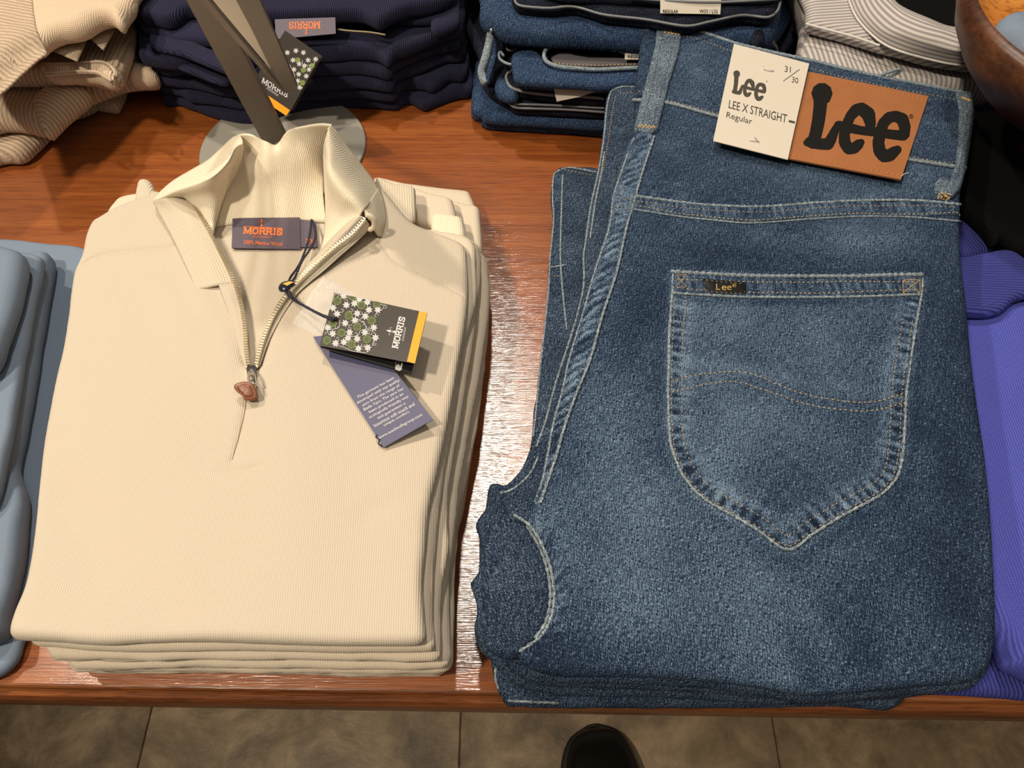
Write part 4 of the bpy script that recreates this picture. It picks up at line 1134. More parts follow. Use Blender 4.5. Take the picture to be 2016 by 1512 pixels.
jeans = thing('folded_jeans', 'topmost faded blue jeans with tan leather patch and white card tag', 'jeans', P(1500, 800, TT + .076), 'faded blue jeans in the front pile')
crotch = [(1012, 1015), (1045, 1038), (1072, 1085), (1088, 1140), (1090, 1190), (1080, 1230), (1060, 1258), (1022, 1284)]
jb = [(1262, 75), (1272, 58), (1300, 51), (1345, 55), (1400, 71), (1450, 88), (1530, 107), (1600, 122), (1700, 146), (1800, 166), (1880, 181), (1908, 190), (1914, 215), (1906, 280), (1896, 340), (1890, 400), (1890, 450), (1893, 520), (1903, 600), (1912, 700), (1925, 800),
      (1940, 900), (1950, 1000), (1956, 1100), (1960, 1200), (1958, 1270), (1945, 1315), (1920, 1338), (1890, 1345), (1800, 1352), (1700, 1362), (1610, 1368), (1565, 1366), (1500, 1353), (1400, 1341), (1300, 1334), (1200, 1331), (1110, 1331), (1070, 1325), (1035, 1308), (1020, 1290)] + crotch[::-1][1:-1] + \
     [(1040, 1012), (1056, 985), (1066, 950), (1075, 900), (1088, 830), (1106, 770), (1119, 709), (1145, 623), (1169, 537), (1197, 451), (1207, 390), (1225, 330), (1245, 278), (1248, 230), (1254, 150)]
yoke_u = [(1252, 388), (1330, 399), (1400, 406), (1500, 409), (1600, 402), (1700, 397), (1800, 397), (1889, 405)]
yoke_l = [(1248, 412), (1330, 425), (1400, 433), (1480, 439), (1600, 431), (1700, 426), (1800, 428), (1890, 436)]
WYU = pw(smoothpx(yoke_u), JW); WCR = pw(smoothpx(crotch), JW)
pk_y = puck(WYU, .010, .0052, 11); pk_c = puck(WCR, .0085, .0055, 12, skew=.6)
pocket = [(1325, 536), (1403, 541), (1505, 545), (1690, 545), (1752, 543), (1815, 543), (1813, 578), (1804, 630), (1795, 685), (1787, 740), (1782, 787), (1778, 869), (1770, 925), (1758, 950), (1731, 976), (1690, 999), (1649, 1021), (1600, 1052), (1549, 1083),
          (1485, 1041), (1403, 994), (1375, 975), (1354, 951), (1340, 930), (1329, 905), (1319, 869), (1315, 787), (1316, 720), (1317, 664), (1323, 578)]
WPK = pw(pocket, JW)
crs = [([(1640, 1200), (1680, 1260), (1720, 1300)], .010, -.0018), ([(1560, 1362), (1555, 1310), (1530, 1265)], .010, .0022), ([(1500, 1350), (1500, 1290), (1470, 1240)], .012, -.0012), ([(1600, 1360), (1610, 1310), (1640, 1270)], .012, -.0012),
       ([(1090, 1180), (1140, 1225), (1220, 1240)], .006, -.0012), ([(1250, 1330), (1250, 1250)], .02, .001), ([(1310, 640), (1240, 760), (1180, 960)], .03, .0022),
       ([(1340, 470), (1600, 480), (1850, 470)], .02, -.0012), ([(1850, 560), (1870, 900), (1890, 1150)], .02, -.0012), ([(1290, 240), (1420, 290), (1560, 330), (1800, 372)], .008, -.0014)]
fj, exj = crease(crs, JW)
exj = np.concatenate([e for e in [rings(WYU, (-.005, -.003, .003, -.008), .0022), rings(WCR, (.002, .004, .006, .009, -.002, -.004, -.006), .002)]])
edge_out = pw(smoothpx(pocket + pocket[:1], 8), JW)
def jb_bump(X, Y): return fj(X, Y) + fbm(X, Y, .07, 31, 2) * .0022 + pk_y(X, Y) * .0004 + pk_c(X, Y) * .0011
def jb_wear(X, Y):
    d, _, _ = segdist(X, Y, edge_out, False)
    w = -.03 + .16 * glow(X, Y, 1280, 1040, 230, 260) + .09 * glow(X, Y, 1500, 1200, 210, 110) + .10 * glow(X, Y, 1650, 340, 260, 60, 12) - .16 * glow(X, Y, 1890, 900, 70, 480) - .10 * glow(X, Y, 1250, 640, 40, 120, 20)
    w += .12 * glow(X, Y, 1540, 1310, 30, 90, -25) - .10 * glow(X, Y, 1690, 1260, 30, 90, -30) + .14 * glow(X, Y, 1650, 470, 260, 25) - .12 * glow(X, Y, 1440, 500, 160, 26) - .16 * glow(X, Y, 1120, 1290, 140, 40)
    w += .08 * glow(X, Y, 1230, 780, 60, 140, 15) - .12 * glow(X, Y, 1290, 130, 30, 90) + .10 * fbm(X, Y, .03, 8, 3)
    w += .20 * pk_y(X, Y) + .30 * pk_c(X, Y) + .14 * np.exp(-((d - .0005) / .003) ** 2) * (.4 + vnoise(X / .004, Y / .004, 5)) - .10 * np.exp(-((d - .006) / .003) ** 2)
    return w
jbody, JS = slab('back_panel', jb, JW - .013, JW, M['denim'], jeans, R=.0065, step=.0042, bump=jb_bump, ang=-.12, wear=jb_wear, extra=exj, ostep=.0026)
jbody['label'] = 'washed blue back panel and leg'
jbk = [(a + (6 if a < 1300 else -4), b + (14 if b > 1200 else 6)) for a, b in jb if not (a < 1095 and b > 1010 and b < 1300)]
slab('lower_leg', jbk, JW - .0245, JW - .0125, M['denim2'], jeans, R=.006, step=.008, ang=-.1, wob=.0008, wear=lambda X, Y: fbm(X, Y, .02, 4) * .1)
# crotch fold bulging out at the lower left
cf = [(985, 1022), (1012, 1012), (1040, 1022), (1076, 1070), (1100, 1150), (1096, 1220), (1068, 1264), (1028, 1290), (1000, 1296), (968, 1284), (952, 1262), (944, 1232), (950, 1190), (948, 1150), (952, 1100), (946, 1062), (962, 1040)]
ccf = [([(975, 1075), (968, 1100), (972, 1115)], .0035, -.004), ([(985, 1190), (978, 1150), (980, 1100)], .010, .002), ([(1000, 1290), (992, 1240), (980, 1210)], .006, -.002)]
fcf, exc = crease(ccf, JW - .01)
cfo, CFS = slab('front_rise', cf, JW - .0245, JW - .0085, M['denim2'], jeans, R=.010, step=.004, bump=lambda X, Y: fcf(X, Y) + fbm(X, Y, .02, 77) * .0008, ang=.3, extra=exc,
     wear=lambda X, Y: -.04 + fbm(X, Y, .02, 14) * .10 - .1 * glow(X, Y, 972, 1098, 12, 20))
def seam_tube(name, pts, base, r, mat, parent, lift=.0003, closed=False, step=8, amp=.25, off=0):
    w = base.hits(smoothpx(pts, step)); w[:, 2] += lift
    w = catmull(w, False, .0012)
    n = len(w); rr = r * (1 + amp * np.sin(np.arange(n) * 1.35) * (.5 + vnoise(np.arange(n) / 6, np.zeros(n), len(pts))))
    return tube(name, w, r, mat, parent, 6, radii=rr)
seam_tube('inseam_edge', crotch, JS, .0010, M['denim_edge'], jeans, lift=.0010)
seam_tube('inseam_edge', [(a - 7, b) for a, b in crotch[1:-1]], CFS, .0010, M['denim_edge'], jeans, lift=.0016)

# centre-back seam with its roped edge
cs_l = [(1246, 274), (1225, 330), (1207, 386), (1197, 451), (1169, 537), (1145, 623), (1119, 709), (1106, 770), (1088, 835), (1076, 900), (1066, 950), (1052, 990)]
cs_r = [(1288, 270), (1268, 330), (1252, 384), (1233, 451), (1214, 537), (1186, 623), (1162, 709), (1136, 773), (1112, 840), (1095, 900), (1078, 950), (1064, 992)]
mid = [((a[0] + b[0]) / 2, (a[1] + b[1]) / 2) for a, b in zip(cs_l, cs_r)]
WM = pw(smoothpx(mid), JW); pk_s = puck(WM, .010, .0088, 21, skew=1.1)
pk_s2 = puck(WM, .010, .0052, 25, skew=-.5)
st_poly = cs_l + cs_r[::-1]
WSL = pw(smoothpx(cs_r), JW)
def st_wear(X, Y):
    return .12 + .42 * pk_s(X, Y) + .10 * pk_s2(X, Y) + .06 * fbm(X, Y, .004, 3)
exs = rings(WM, (-.0045, -.003, -.0015, 0, .0015, .003, .0045), .0013)
so, SS = drape('centre_back_seam', [(a - 2, b) for a, b in cs_l] + cs_r[::-1], JS, .0014, M['denim'], jeans, R=.0016, step=.002, bump=lambda X, Y: pk_s(X, Y) * .0010 + pk_s2(X, Y) * .0003, ang=-.3, wear=st_wear, extra=exs, smooth_outline=True)
seam_tube('seam_edge', cs_r, JS, .0010, M['denim_edge'], jeans, lift=.0010)
seam_tube('seam_edge', [(a + 2, b) for a, b in cs_l], JS, .0009, M['denim_edge'], jeans, lift=.0008)
stitches('stitching', [(a - 8, b) for a, b in cs_r], SS, M['thread_dark'], jeans, r=.0003)
stitches('stitching', [(a + 9, b) for a, b in cs_l], SS, M['thread_dark'], jeans, r=.0003)

# yoke seam
yo_poly = yoke_u + yoke_l[::-1]
pk_y2 = puck(WYU, .012, .0050, 41)
exy = rings(WYU, (-.001, -.003, -.005, -.007), .0016)
yo, YS = drape('yoke_seam', yo_poly, JS, .0012, M['denim'], jeans, R=.0014, step=.0028, bump=lambda X, Y: pk_y2(X, Y) * .0004, ang=-.05, wear=lambda X, Y: .03 + .26 * pk_y2(X, Y), extra=exy, smooth_outline=False)
seam_tube('seam_edge', yoke_u, JS, .0011, M['denim_edge'], jeans, lift=.0011)
seam_tube('seam_edge', [(a, b + 1) for a, b in yoke_l], JS, .0007, M['denim_edge'], jeans, lift=.0005)
stitches('stitching', [(a, b + 8) for a, b in yoke_u], YS, M['thread_dim'], jeans, r=.00044)
stitches('stitching', [(a, b - 6) for a, b in yoke_l], YS, M['thread'], jeans, r=.00044)
sq, SQ = drape('seam_join', [(1208, 384), (1222, 362), (1256, 378), (1250, 414), (1236, 430), (1206, 418)], SS, .0012, M['denim'], jeans, R=.0014, step=.002, ang=.4, wear=lambda X, Y: .22 + .15 * fbm(X, Y, .003, 9))
for k in ([(1224, 368), (1216, 420)], [(1247, 378), (1236, 424)], [(1212, 388), (1250, 398)], [(1210, 408), (1246, 416)]): stitches('stitching', k, SQ, M['thread_dim'], jeans, r=.00044, smooth=False)

# waistband, its piped edge and stitching
wb_low = [(1246, 199), (1312, 204), (1412, 231), (1560, 268), (1700, 300), (1788, 316), (1864, 328), (1899, 332)]
wb_top = [(1266, 66), (1300, 54), (1345, 57), (1400, 73), (1450, 90), (1530, 109), (1600, 124), (1700, 148), (1800, 168), (1880, 183), (1908, 193)]
wbd, WB = drape('waistband', wb_top + [(1912, 215), (1905, 280)] + wb_low[::-1] + [(1252, 150)], JS, .0020, M['denim'], jeans, R=.0016, step=.0042, ang=-.22,
     bump=lambda X, Y: fbm(X, Y, .02, 51) * .0006, wear=lambda X, Y: -.02 + .10 * glow(X, Y, 1380, 150, 50, 60) + .08 * fbm(X, Y, .012, 55) - .10 * glow(X, Y, 1270, 130, 40, 80))
seam_tube('waistband_edge', wb_top, JS, .0016, M['denim_edge'], jeans, lift=.0018, amp=.12)
seam_tube('waistband_edge', wb_low, JS, .0015, M['denim_edge'], jeans, lift=.0010, amp=.12)
stitches('stitching', [(a, b + 13) for a, b in wb_top[1:]], WB, M['thread_dim'], jeans, r=.00044)
stitches('stitching', [(a, b - 8) for a, b in wb_low], WB, M['thread_dim'], jeans, r=.00044)

# belt loops
def bartack(name, a, b, base, w, parent, mat='thread', n=9, lift=.0004):
    a = np.array(a, float); b = np.array(b, float); t = (b - a) / np.linalg.norm(b - a); nn = np.array([-t[1], t[0]])
    pts = []
    for i in range(n + 1): pts.append(a + (b - a) * i / n + nn * w * (1 if i % 2 else -1))
    stitches(name, pts, base, M[mat], parent, pitch=.0011, length=.0011, r=.0006, lift=lift, smooth=False)
l1, L1 = drape('belt_loop', [(1292, 58), (1318, 54), (1342, 62), (1338, 100), (1318, 165), (1294, 262), (1270, 268), (1247, 262), (1250, 246), (1272, 160), (1290, 90)], WB, .0032, M['denim_loop'], jeans, R=.0022, step=.0022, ang=-.28,
     bump=lambda X, Y: fbm(X, Y, .006, 60) * .0005)
l1['label'] = 'left belt loop, paler than the waistband'
stitches('stitching', [(1305, 68), (1286, 160), (1262, 250)], L1, M['thread_dark'], l1, r=.0003)
stitches('stitching', [(1329, 72), (1308, 160), (1283, 252)], L1, M['thread_dark'], l1, r=.0003)
bartack('bar_tack', (1306, 62), (1338, 68), L1, 3, l1); bartack('bar_tack', (1256, 248), (1290, 251), L1, 3, l1)
l2b, L2 = drape('belt_loop', [(1878, 186), (1900, 186), (1914, 196), (1916, 225), (1908, 285), (1898, 345), (1888, 378), (1872, 393), (1850, 391), (1837, 380), (1840, 360), (1852, 352), (1866, 362), (1878, 330), (1884, 270), (1886, 220)], JS, .0042, M['denim_loop'], jeans, R=.0018, step=.0022, ang=.15)
stitches('stitching', [(1906, 215), (1897, 285), (1884, 355)], L2, M['thread_dark'], l2b, r=.0003)
bartack('bar_tack', (1893, 192), (1911, 199), L2, 2.5, l2b); bartack('bar_tack', (1850, 380), (1874, 385), L2, 2.5, l2b)
tube('belt_loop', path3([(1727, 152, .001), (1748, 143, .006), (1768, 137, .009), (1772, 141, .007), (1752, 150, .002), (1738, 156, .001)], JW, .002), .0013, M['denim_edge'], jeans, 6)

# back pocket
WPs = pw(smoothpx(pocket + pocket[:1], 6), JW)
def inset_px(pts, d):
    q = catmull(np.array(pts, float), False, 6); t = np.gradient(q, axis=0); t /= np.linalg.norm(t, axis=1)[:, None] + 1e-9
    return q + np.stack([-t[:, 1], t[:, 0]], 1) * d
side_path = pocket[6:] + [(1324, 560)]
WSP = pw(inset_px(side_path, 14), JW)
pk_p = puck(WSP, .0062, .0066, 71); pk_p2 = puck(WSP, .011, .0075, 72)
def po_wear_shade(X, Y):
    d, s, _ = segdist(X, Y, WPs, False)
    e = np.exp(-((d - .0045) / .0035) ** 2)
    return (.04 + .09 * fbm(X, Y, .03, 5, 3) + .10 * glow(X, Y, 1480, 640, 170, 90) + .13 * glow(X, Y, 1440, 850, 120, 80) - .05 * glow(X, Y, 1650, 920, 120, 100)
            + .36 * pk_p(X, Y) + .12 * pk_p2(X, Y) + .02 * e + .12 * np.exp(-((d - .012) / .004) ** 2) - .22 * glow(X, Y, 1560, 596, 260, 7) + .12 * glow(X, Y, 1560, 745, 250, 14, 10)  # thin dark band paints the hem's shade on the pocket below it
            - .12 * glow(X, Y, 1590, 745, 40, 12, 20))
exp_ = np.concatenate([rings(WSP, (-.0036, -.0018, 0, .0018, .0036, .006, .009), .0014)])
po, PS = drape('back_pocket', pocket, JS, .0018, M['denim'], jeans, R=.0012, step=.0028, ang=-.08, wear=po_wear_shade, extra=exp_, bump=lambda X, Y: pk_p(X, Y) * .0007 + pk_p2(X, Y) * .0004 + fbm(X, Y, .03, 90) * .0008)
seam_tube('pocket_edge', pocket[5:] + pocket[:1], JS, .0010, M['denim_edge'], po, lift=.0011)
hem = [(1324, 538), (1403, 543), (1505, 547), (1690, 547), (1752, 545), (1814, 545), (1812, 578), (1649, 585), (1477, 585), (1403, 582), (1323, 577)]
WH = pw([(1325, 565), (1812, 565)], JW); pk_h = puck(WH, .012, .0048, 81)
hm, HS = drape('pocket_hem', hem, PS, .0012, M['denim'], po, R=.0013, step=.0025, ang=-.05, wear=lambda X, Y: .0 + .26 * pk_h(X, Y) + .05 * fbm(X, Y, .01, 3), bump=lambda X, Y: pk_h(X, Y) * .0003, extra=rings(WH, (-.003, 0, .003), .0015))
seam_tube('pocket_edge', [(1322, 537), (1403, 542), (1505, 546), (1690, 546), (1752, 544), (1816, 543)], PS, .0014, M['denim_edge'], po, lift=.0012)
seam_tube('pocket_edge', [(1324, 578), (1403, 583), (1477, 586), (1649, 586), (1811, 581)], PS, .0010, M['denim_edge'], po, lift=.0006)
stitches('stitching', [(1330, 549), (1403, 552), (1505, 555), (1650, 555), (1808, 556)], HS, M['thread'], po, r=.00044)
stitches('stitching', [(1330, 566), (1403, 574), (1505, 576), (1650, 576), (1806, 571)], HS, M['thread'], po, r=.00044)
for d, mt in ((7, 'thread_dim'), (27, 'thread_dim')):
    pa = inset_px(side_path[1:-1], d)
    pa = [p for p in pa if not (abs(p[0] - 1549) < d * .55 and p[1] > 1083 - d * 1.9 + 2 and False)]
    # drop the little loop that an inward offset makes at the pointed tip
    k = int(np.argmax([p[1] for p in pa])); q = []
    tip = np.array([1549, 1083 - d * 1.18])
    for i, p in enumerate(pa):
        dd = np.linalg.norm(np.array(p) - tip)
        if i < len(pa) * .5 and p[0] < 1549 + 2: 
            if i > 5: continue
        if i >= len(pa) * .5 and p[0] > 1549 - 2 and i < len(pa) - 5 and p[1] > 900: continue
        q.append(p)
    ia = max(i for i, p in enumerate(q) if p[0] > 1549 and p[1] > 940)
    q = q[:ia + 1] + [tip] + q[ia + 1:]
    stitches('stitching', q, PS, M[mt], po, r=.00044, smooth=False)
a1 = [(1321, 752), (1362, 740), (1403, 734), (1452, 732), (1493, 740), (1534, 758), (1575, 773), (1629, 785), (1690, 792), (1731, 789), (1784, 773)]
a2 = [(1321, 773), (1362, 763), (1403, 754), (1452, 752), (1493, 764), (1534, 777), (1575, 792), (1629, 803), (1690, 809), (1731, 806), (1784, 794)]
stitches('arc_stitching', a1, PS, M['thread'], po, r=.00044); stitches('arc_stitching', a2, PS, M['thread'], po, r=.00044)
for x0, y0, x1, y1 in ((1331, 541, 1352, 565), (1778, 551, 1811, 577)):
    for a, b in (((x0, y0), (x1, y1)), ((x0, y1), (x1, y0)), ((x0, y0), (x1, y0)), ((x1, y0), (x1, y1)), ((x0, y1), (x1, y1)), ((x0, y0), (x0, y1))):
        if x0 < 1400 and a[0] == b[0]: continue
        stitches('bar_tack', [a, b], HS, M['thread'], po, pitch=.0012, length=.0013, r=.0004, smooth=False)
bl, BLS = drape('pocket_label', [(1384, 549), (1425, 552), (1468, 556), (1470, 578), (1425, 579), (1385, 574)], HS, .0006, M['black_satin'], po, R=.0008, step=.004)
texts(Lifted(BLS), [('L', [(1410, 559), (1417, 559), (1417, 571), (1410, 571)]), ('e', [(1421, 563), (1430, 563), (1430, 571.5), (1421, 571.5)]), ('e', [(1431, 563), (1440, 563), (1440, 571.5), (1431, 571.5)]), ('®', [(1441, 559), (1449, 559), (1449, 566), (1441, 566)])], 'lettering', M['gold'], bl)
stitches('stitching', [(1388, 552), (1425, 555), (1466, 558)], BLS, M['thread_dim'], bl, r=.0003); stitches('stitching', [(1388, 573), (1425, 577), (1467, 577)], BLS, M['thread_dim'], bl, r=.0003)

# leather patch and its lettering
PC = Card([(1588, 140, JW + .0030), (1828, 189, JW + .0040), (1774, 353, JW + .0050), (1533, 308, JW + .0050)])
pt = PC.build('leather_patch', M['leather'], jeans, th=.0013, nu=12, nv=6); pt['label'] = 'tan leather patch with black lettering'
def q4(a, b): return (1500 + a / 3.023, b / 3.023)
logo = [([(357, 556), (356, 570)], [54, 50]), ([(350, 560), (346, 640), (336, 720), (322, 790), (305, 850)], [36, 34, 33, 32, 32]), ([(286, 846), (340, 858), (393, 858), (408, 836), (440, 765), (462, 747)], [28, 28, 30, 28, 20, 24]),
        ([(455, 748), (520, 762), (590, 778), (670, 785), (760, 800), (840, 808), (852, 800)], [24, 25, 22, 24, 24, 26, 24]),
        ([(640, 775), (646, 735), (632, 680), (595, 648), (560, 655), (528, 690), (505, 740), (490, 800), (492, 850), (515, 885), (548, 884), (575, 860), (590, 848)], [22, 28, 36, 32, 30, 26, 26, 28, 30, 30, 28, 26, 18]),
        ([(848, 800), (850, 755), (835, 710), (795, 692), (755, 700), (722, 735), (705, 790), (692, 850), (700, 900), (725, 930), (760, 925), (785, 905), (806, 892)], [26, 30, 32, 28, 28, 28, 30, 30, 32, 32, 32, 28, 22])]
pol = []
for pts, ws in logo: pol += stroke([q4(*p) for p in pts], [w * 1.17 / 3.023 for w in ws])
for a, b in ((245, 850), (262, 838)): pol += stroke([q4(280, 850), q4(a + 22, b)], 7)
blob(PC, pol, 'lettering', M['ink'], pt, off=.0002)
blob(PC, stroke([np.array(q4(888, 694)) + 3.7 * np.array([math.cos(t), math.sin(t)]) for t in np.arange(0, 6.4, .5)], .5), 'lettering', M['ink'], pt)
texts(PC, [('R', [q4(883, 687), q4(894, 689), q4(893, 701), q4(882, 699)])], 'lettering', M['ink'], pt)
class CS:                       # lets stitches run on a card
    def __init__(s, c): s.c = c
    def hit(s, a, b): return s.c.hit(a, b)
    def hits(s, pts): return np.array([s.c.hit(a, b) for a, b in pts])
    def z(s, X, Y):
        X = np.atleast_1d(X); Y = np.atleast_1d(Y); return s.c.o[2] - ((X - s.c.o[0]) * s.c.n[0] + (Y - s.c.o[1]) * s.c.n[1]) / s.c.n[2]
stitches('stitching', [(1590, 148), (1824, 197)], CS(PC), M['leather_side'], pt, r=.0005, pitch=.0038, length=.003, smooth=False)
stitches('stitching', [(1550, 304), (1774, 346)], CS(PC), M['leather_side'], pt, r=.0005, pitch=.0038, length=.003, smooth=False)
tube('loose_thread', path3([(1772, 349, .006), (1781, 342, .009), (1790, 340, .009)], JW), .00025, M['white_print'], pt, 5)

TC = Card([(1445, 86, JW + .0075), (1593, 125, JW + .0075), (1551, 314, JW + .0085), (1404, 277, JW + .0085)])
tg = TC.build('card_tag', M['card'], None, th=.0006); setp(tg, 'ivory card tag with black print lying beside the tan leather patch', 'tag')
A0 = np.array([(357, 520, 1), (258, 860, 1), (880, 740, 1)], float); A1 = np.array([(1450, 141), (1441, 182), (1508, 173)], float)
AF = np.linalg.solve(A0, A1)
def af(p): return tuple(np.array([p[0], p[1], 1.0]) @ AF)
pol = []
sc = (1508 - 1450) / (880 - 357) * .9
for pts, ws in logo: pol += stroke([af(p) for p in pts], [w * sc * 1.25 for w in ws])
blob(TC, pol, 'lettering', M['ink_grey'], tg, off=.0002)
texts(TC, [('LEE X STRAIGHT', [(1436, 197), (1550, 226), (1548, 243), (1434, 213)], .004), ('Regular', [(1431, 220), (1481, 234), (1480, 249), (1429, 235)]), ('31', [(1545, 129.5), (1557, 131.5), (1556.5, 143.5), (1544.5, 141.5)]), ('30', [(1559.5, 151), (1572, 153.5), (1571, 165), (1558.5, 162.5)]),
           ('®', [(1508, 159), (1511, 159), (1511, 162), (1508, 162)])], 'lettering', M['ink_grey'], tg, off=.0002)
blob(TC, stroke([(1542, 160), (1574, 137)], .6)[:1], 'lettering', M['ink_grey'], tg, off=.0002)
blob(TC, [[(1553, 236.5), (1565, 239.5), (1564.4, 243.5), (1552.2, 240.5)]], 'lettering', M['ink_grey'], tg, off=.0002)
tube('fastener', [TC.hit(1503, 132, .0003), TC.hit(1504, 138, .0012), TC.hit(1513, 141, .0014), TC.hit(1523, 141, .0005)], .0005, M['white_print'], tg, 6)
tube('fastener', [TC.hit(1474, 277, .0003), TC.hit(1482, 279, .0012), TC.hit(1493, 281, .0012), TC.hit(1485, 271, .0006)], .0005, M['white_print'], tg, 6)

# lower jeans
def low_jeans(k, z0, z1, out, label, tubes=(), mat='denim2', pieces=(), st=()):
    root = thing('folded_jeans', label, 'jeans', P(1450, 900, TT + z0), 'faded blue jeans in the front pile')
    zt = TT + z1; th = z1 - z0
    o, S = slab('leg', out, zt - th / 2, zt, M[mat], root, R=th / 4, step=.008, ang=-.1, wob=.0006, seed=k, bump=lambda X, Y: fbm(X, Y, .03, 40 + k) * .001, wear=lambda X, Y: fbm(X, Y, .02, k) * .12, ostep=.004)
    rng = random.Random(k + 40)
    slab('leg', [(a + rng.uniform(-3, 5), b + rng.uniform(-4, 3)) for a, b in out], zt - th, zt - th / 2 + .0002, M[mat], root, R=th / 4, step=.009, ang=-.1, wob=.0012, seed=k + 9, ostep=.004)
    for t in tubes: seam_tube('seam_edge', t, S, .0008, M['denim_edge'], root, lift=.0004)
    for pts, za, zb, w in pieces: slab('waistband_end', pts, TT + za, TT + zb, M[mat], root, step=.004, ang=.2, wear=lambda X, Y, w=w: w + .15 * fbm(X, Y, .006, 6))
    for t in st: stitches('stitching', t, S, M['thread'], root, r=.0004)
    return S
L1s = low_jeans(1, .0505, .0750, [(1201, 178), (1222, 170), (1262, 172), (1330, 200), (1500, 260), (1750, 330), (1800, 600), (1850, 1000), (1880, 1250), (1870, 1345), (1800, 1368), (1650, 1378), (1500, 1372), (1300, 1356), (1120, 1352), (1060, 1345), (1010, 1322), (985, 1290), (960, 1270), (970, 1180), (985, 1060),
    (1000, 1020), (988, 975), (1010, 958), (1040, 930), (1052, 880), (1070, 830), (1092, 752), (1117, 679), (1134, 623), (1147, 563), (1146, 507), (1150, 477), (1160, 408), (1168, 365), (1175, 339), (1185, 279), (1193, 202)],
    'second faded blue jeans from the top of the front pile, waistband fold showing at left',
    [[(1203, 180), (1195, 210), (1188, 279), (1178, 339), (1163, 408), (1153, 477), (1149, 507), (1149, 563), (1136, 623), (1119, 679), (1095, 752), (1074, 830), (1056, 880)],
     [(1190, 300), (1183, 345), (1172, 400), (1162, 470)], [(985, 972), (1012, 962), (1042, 935), (1060, 900)], [(1204, 180), (1225, 172), (1262, 173)]],
    pieces=[([(1196, 215), (1215, 206), (1232, 212), (1238, 240), (1232, 300), (1220, 370), (1200, 440), (1180, 460), (1190, 380), (1200, 290)], .0655, .0749, .05)],
    st=[[(1212, 188), (1204, 230), (1194, 300), (1182, 360)], [(1218, 184), (1250, 182)]])
L2s = low_jeans(2, .0265, .0510, [(1089, 345), (1100, 334), (1124, 329), (1176, 338), (1300, 400), (1600, 420), (1750, 700), (1800, 1000), (1835, 1250), (1820, 1345), (1790, 1362), (1600, 1385), (1300, 1372), (1100, 1368), (1030, 1352), (985, 1320), (945, 1268), (937, 1230), (938, 1190), (925, 1146), (940, 1130),
    (946, 1060), (940, 1033), (962, 1000), (964, 955), (992, 956), (1020, 930), (1036, 900), (1048, 860), (1055, 795), (1061, 730), (1073, 623), (1079, 558), (1081, 533), (1088, 434), (1086, 391)],
    'third jeans down in the front pile, waist corner showing left of the leather-patch pair',
    [[(1175, 340), (1124, 331), (1102, 336), (1090, 347), (1088, 391), (1090, 434), (1084, 500), (1082, 533), (1081, 558), (1075, 623), (1063, 730), (1057, 795), (1050, 860)], [(1108, 345), (1106, 400), (1104, 520), (1116, 650)], [(1084, 527), (1112, 523)]],
    pieces=[([(1098, 372), (1130, 350), (1165, 350), (1150, 450), (1120, 600), (1112, 640), (1104, 520), (1100, 420)], .043, .0504, -.02)],
    st=[[(1094, 338), (1124, 337), (1172, 346)], [(1088, 545), (1110, 543)]])
low_jeans(3, .0, .0270, [(1120, 380), (1300, 420), (1600, 440), (1720, 700), (1760, 1000), (1790, 1250), (1791, 1345), (1776, 1382), (1740, 1396), (1650, 1388), (1500, 1392), (1300, 1392), (1100, 1392), (1035, 1391), (1000, 1385), (980, 1357), (967, 1305), (962, 1240), (985, 1100), (1040, 950), (1080, 700), (1100, 450)],
    'lowest faded blue jeans of the front pile, hanging over the table edge', [[(982, 1357), (975, 1330), (980, 1300)], [(1000, 1380), (1100, 1384)]])
# crumpled crotch seams sticking out at the left of the pile
for k, (pts, za, zb) in enumerate([([(964, 954), (992, 957), (1000, 1000), (990, 1040), (945, 1050), (938, 1034), (955, 1000)], .0335, .0500),
        ([(940, 1150), (975, 1140), (985, 1200), (1000, 1250), (1020, 1296), (990, 1300), (955, 1288), (938, 1262), (934, 1225), (945, 1195)], .0275, .0480)]):
    slab('front_rise', pts, TT + za, TT + zb, M['denim2'], bpy.data.objects['folded_jeans.002'], step=.004, ang=.5 * k, bump=lambda X, Y: fbm(X, Y, .012, 8) * .002, wear=lambda X, Y: .2 * fbm(X, Y, .006, 3))

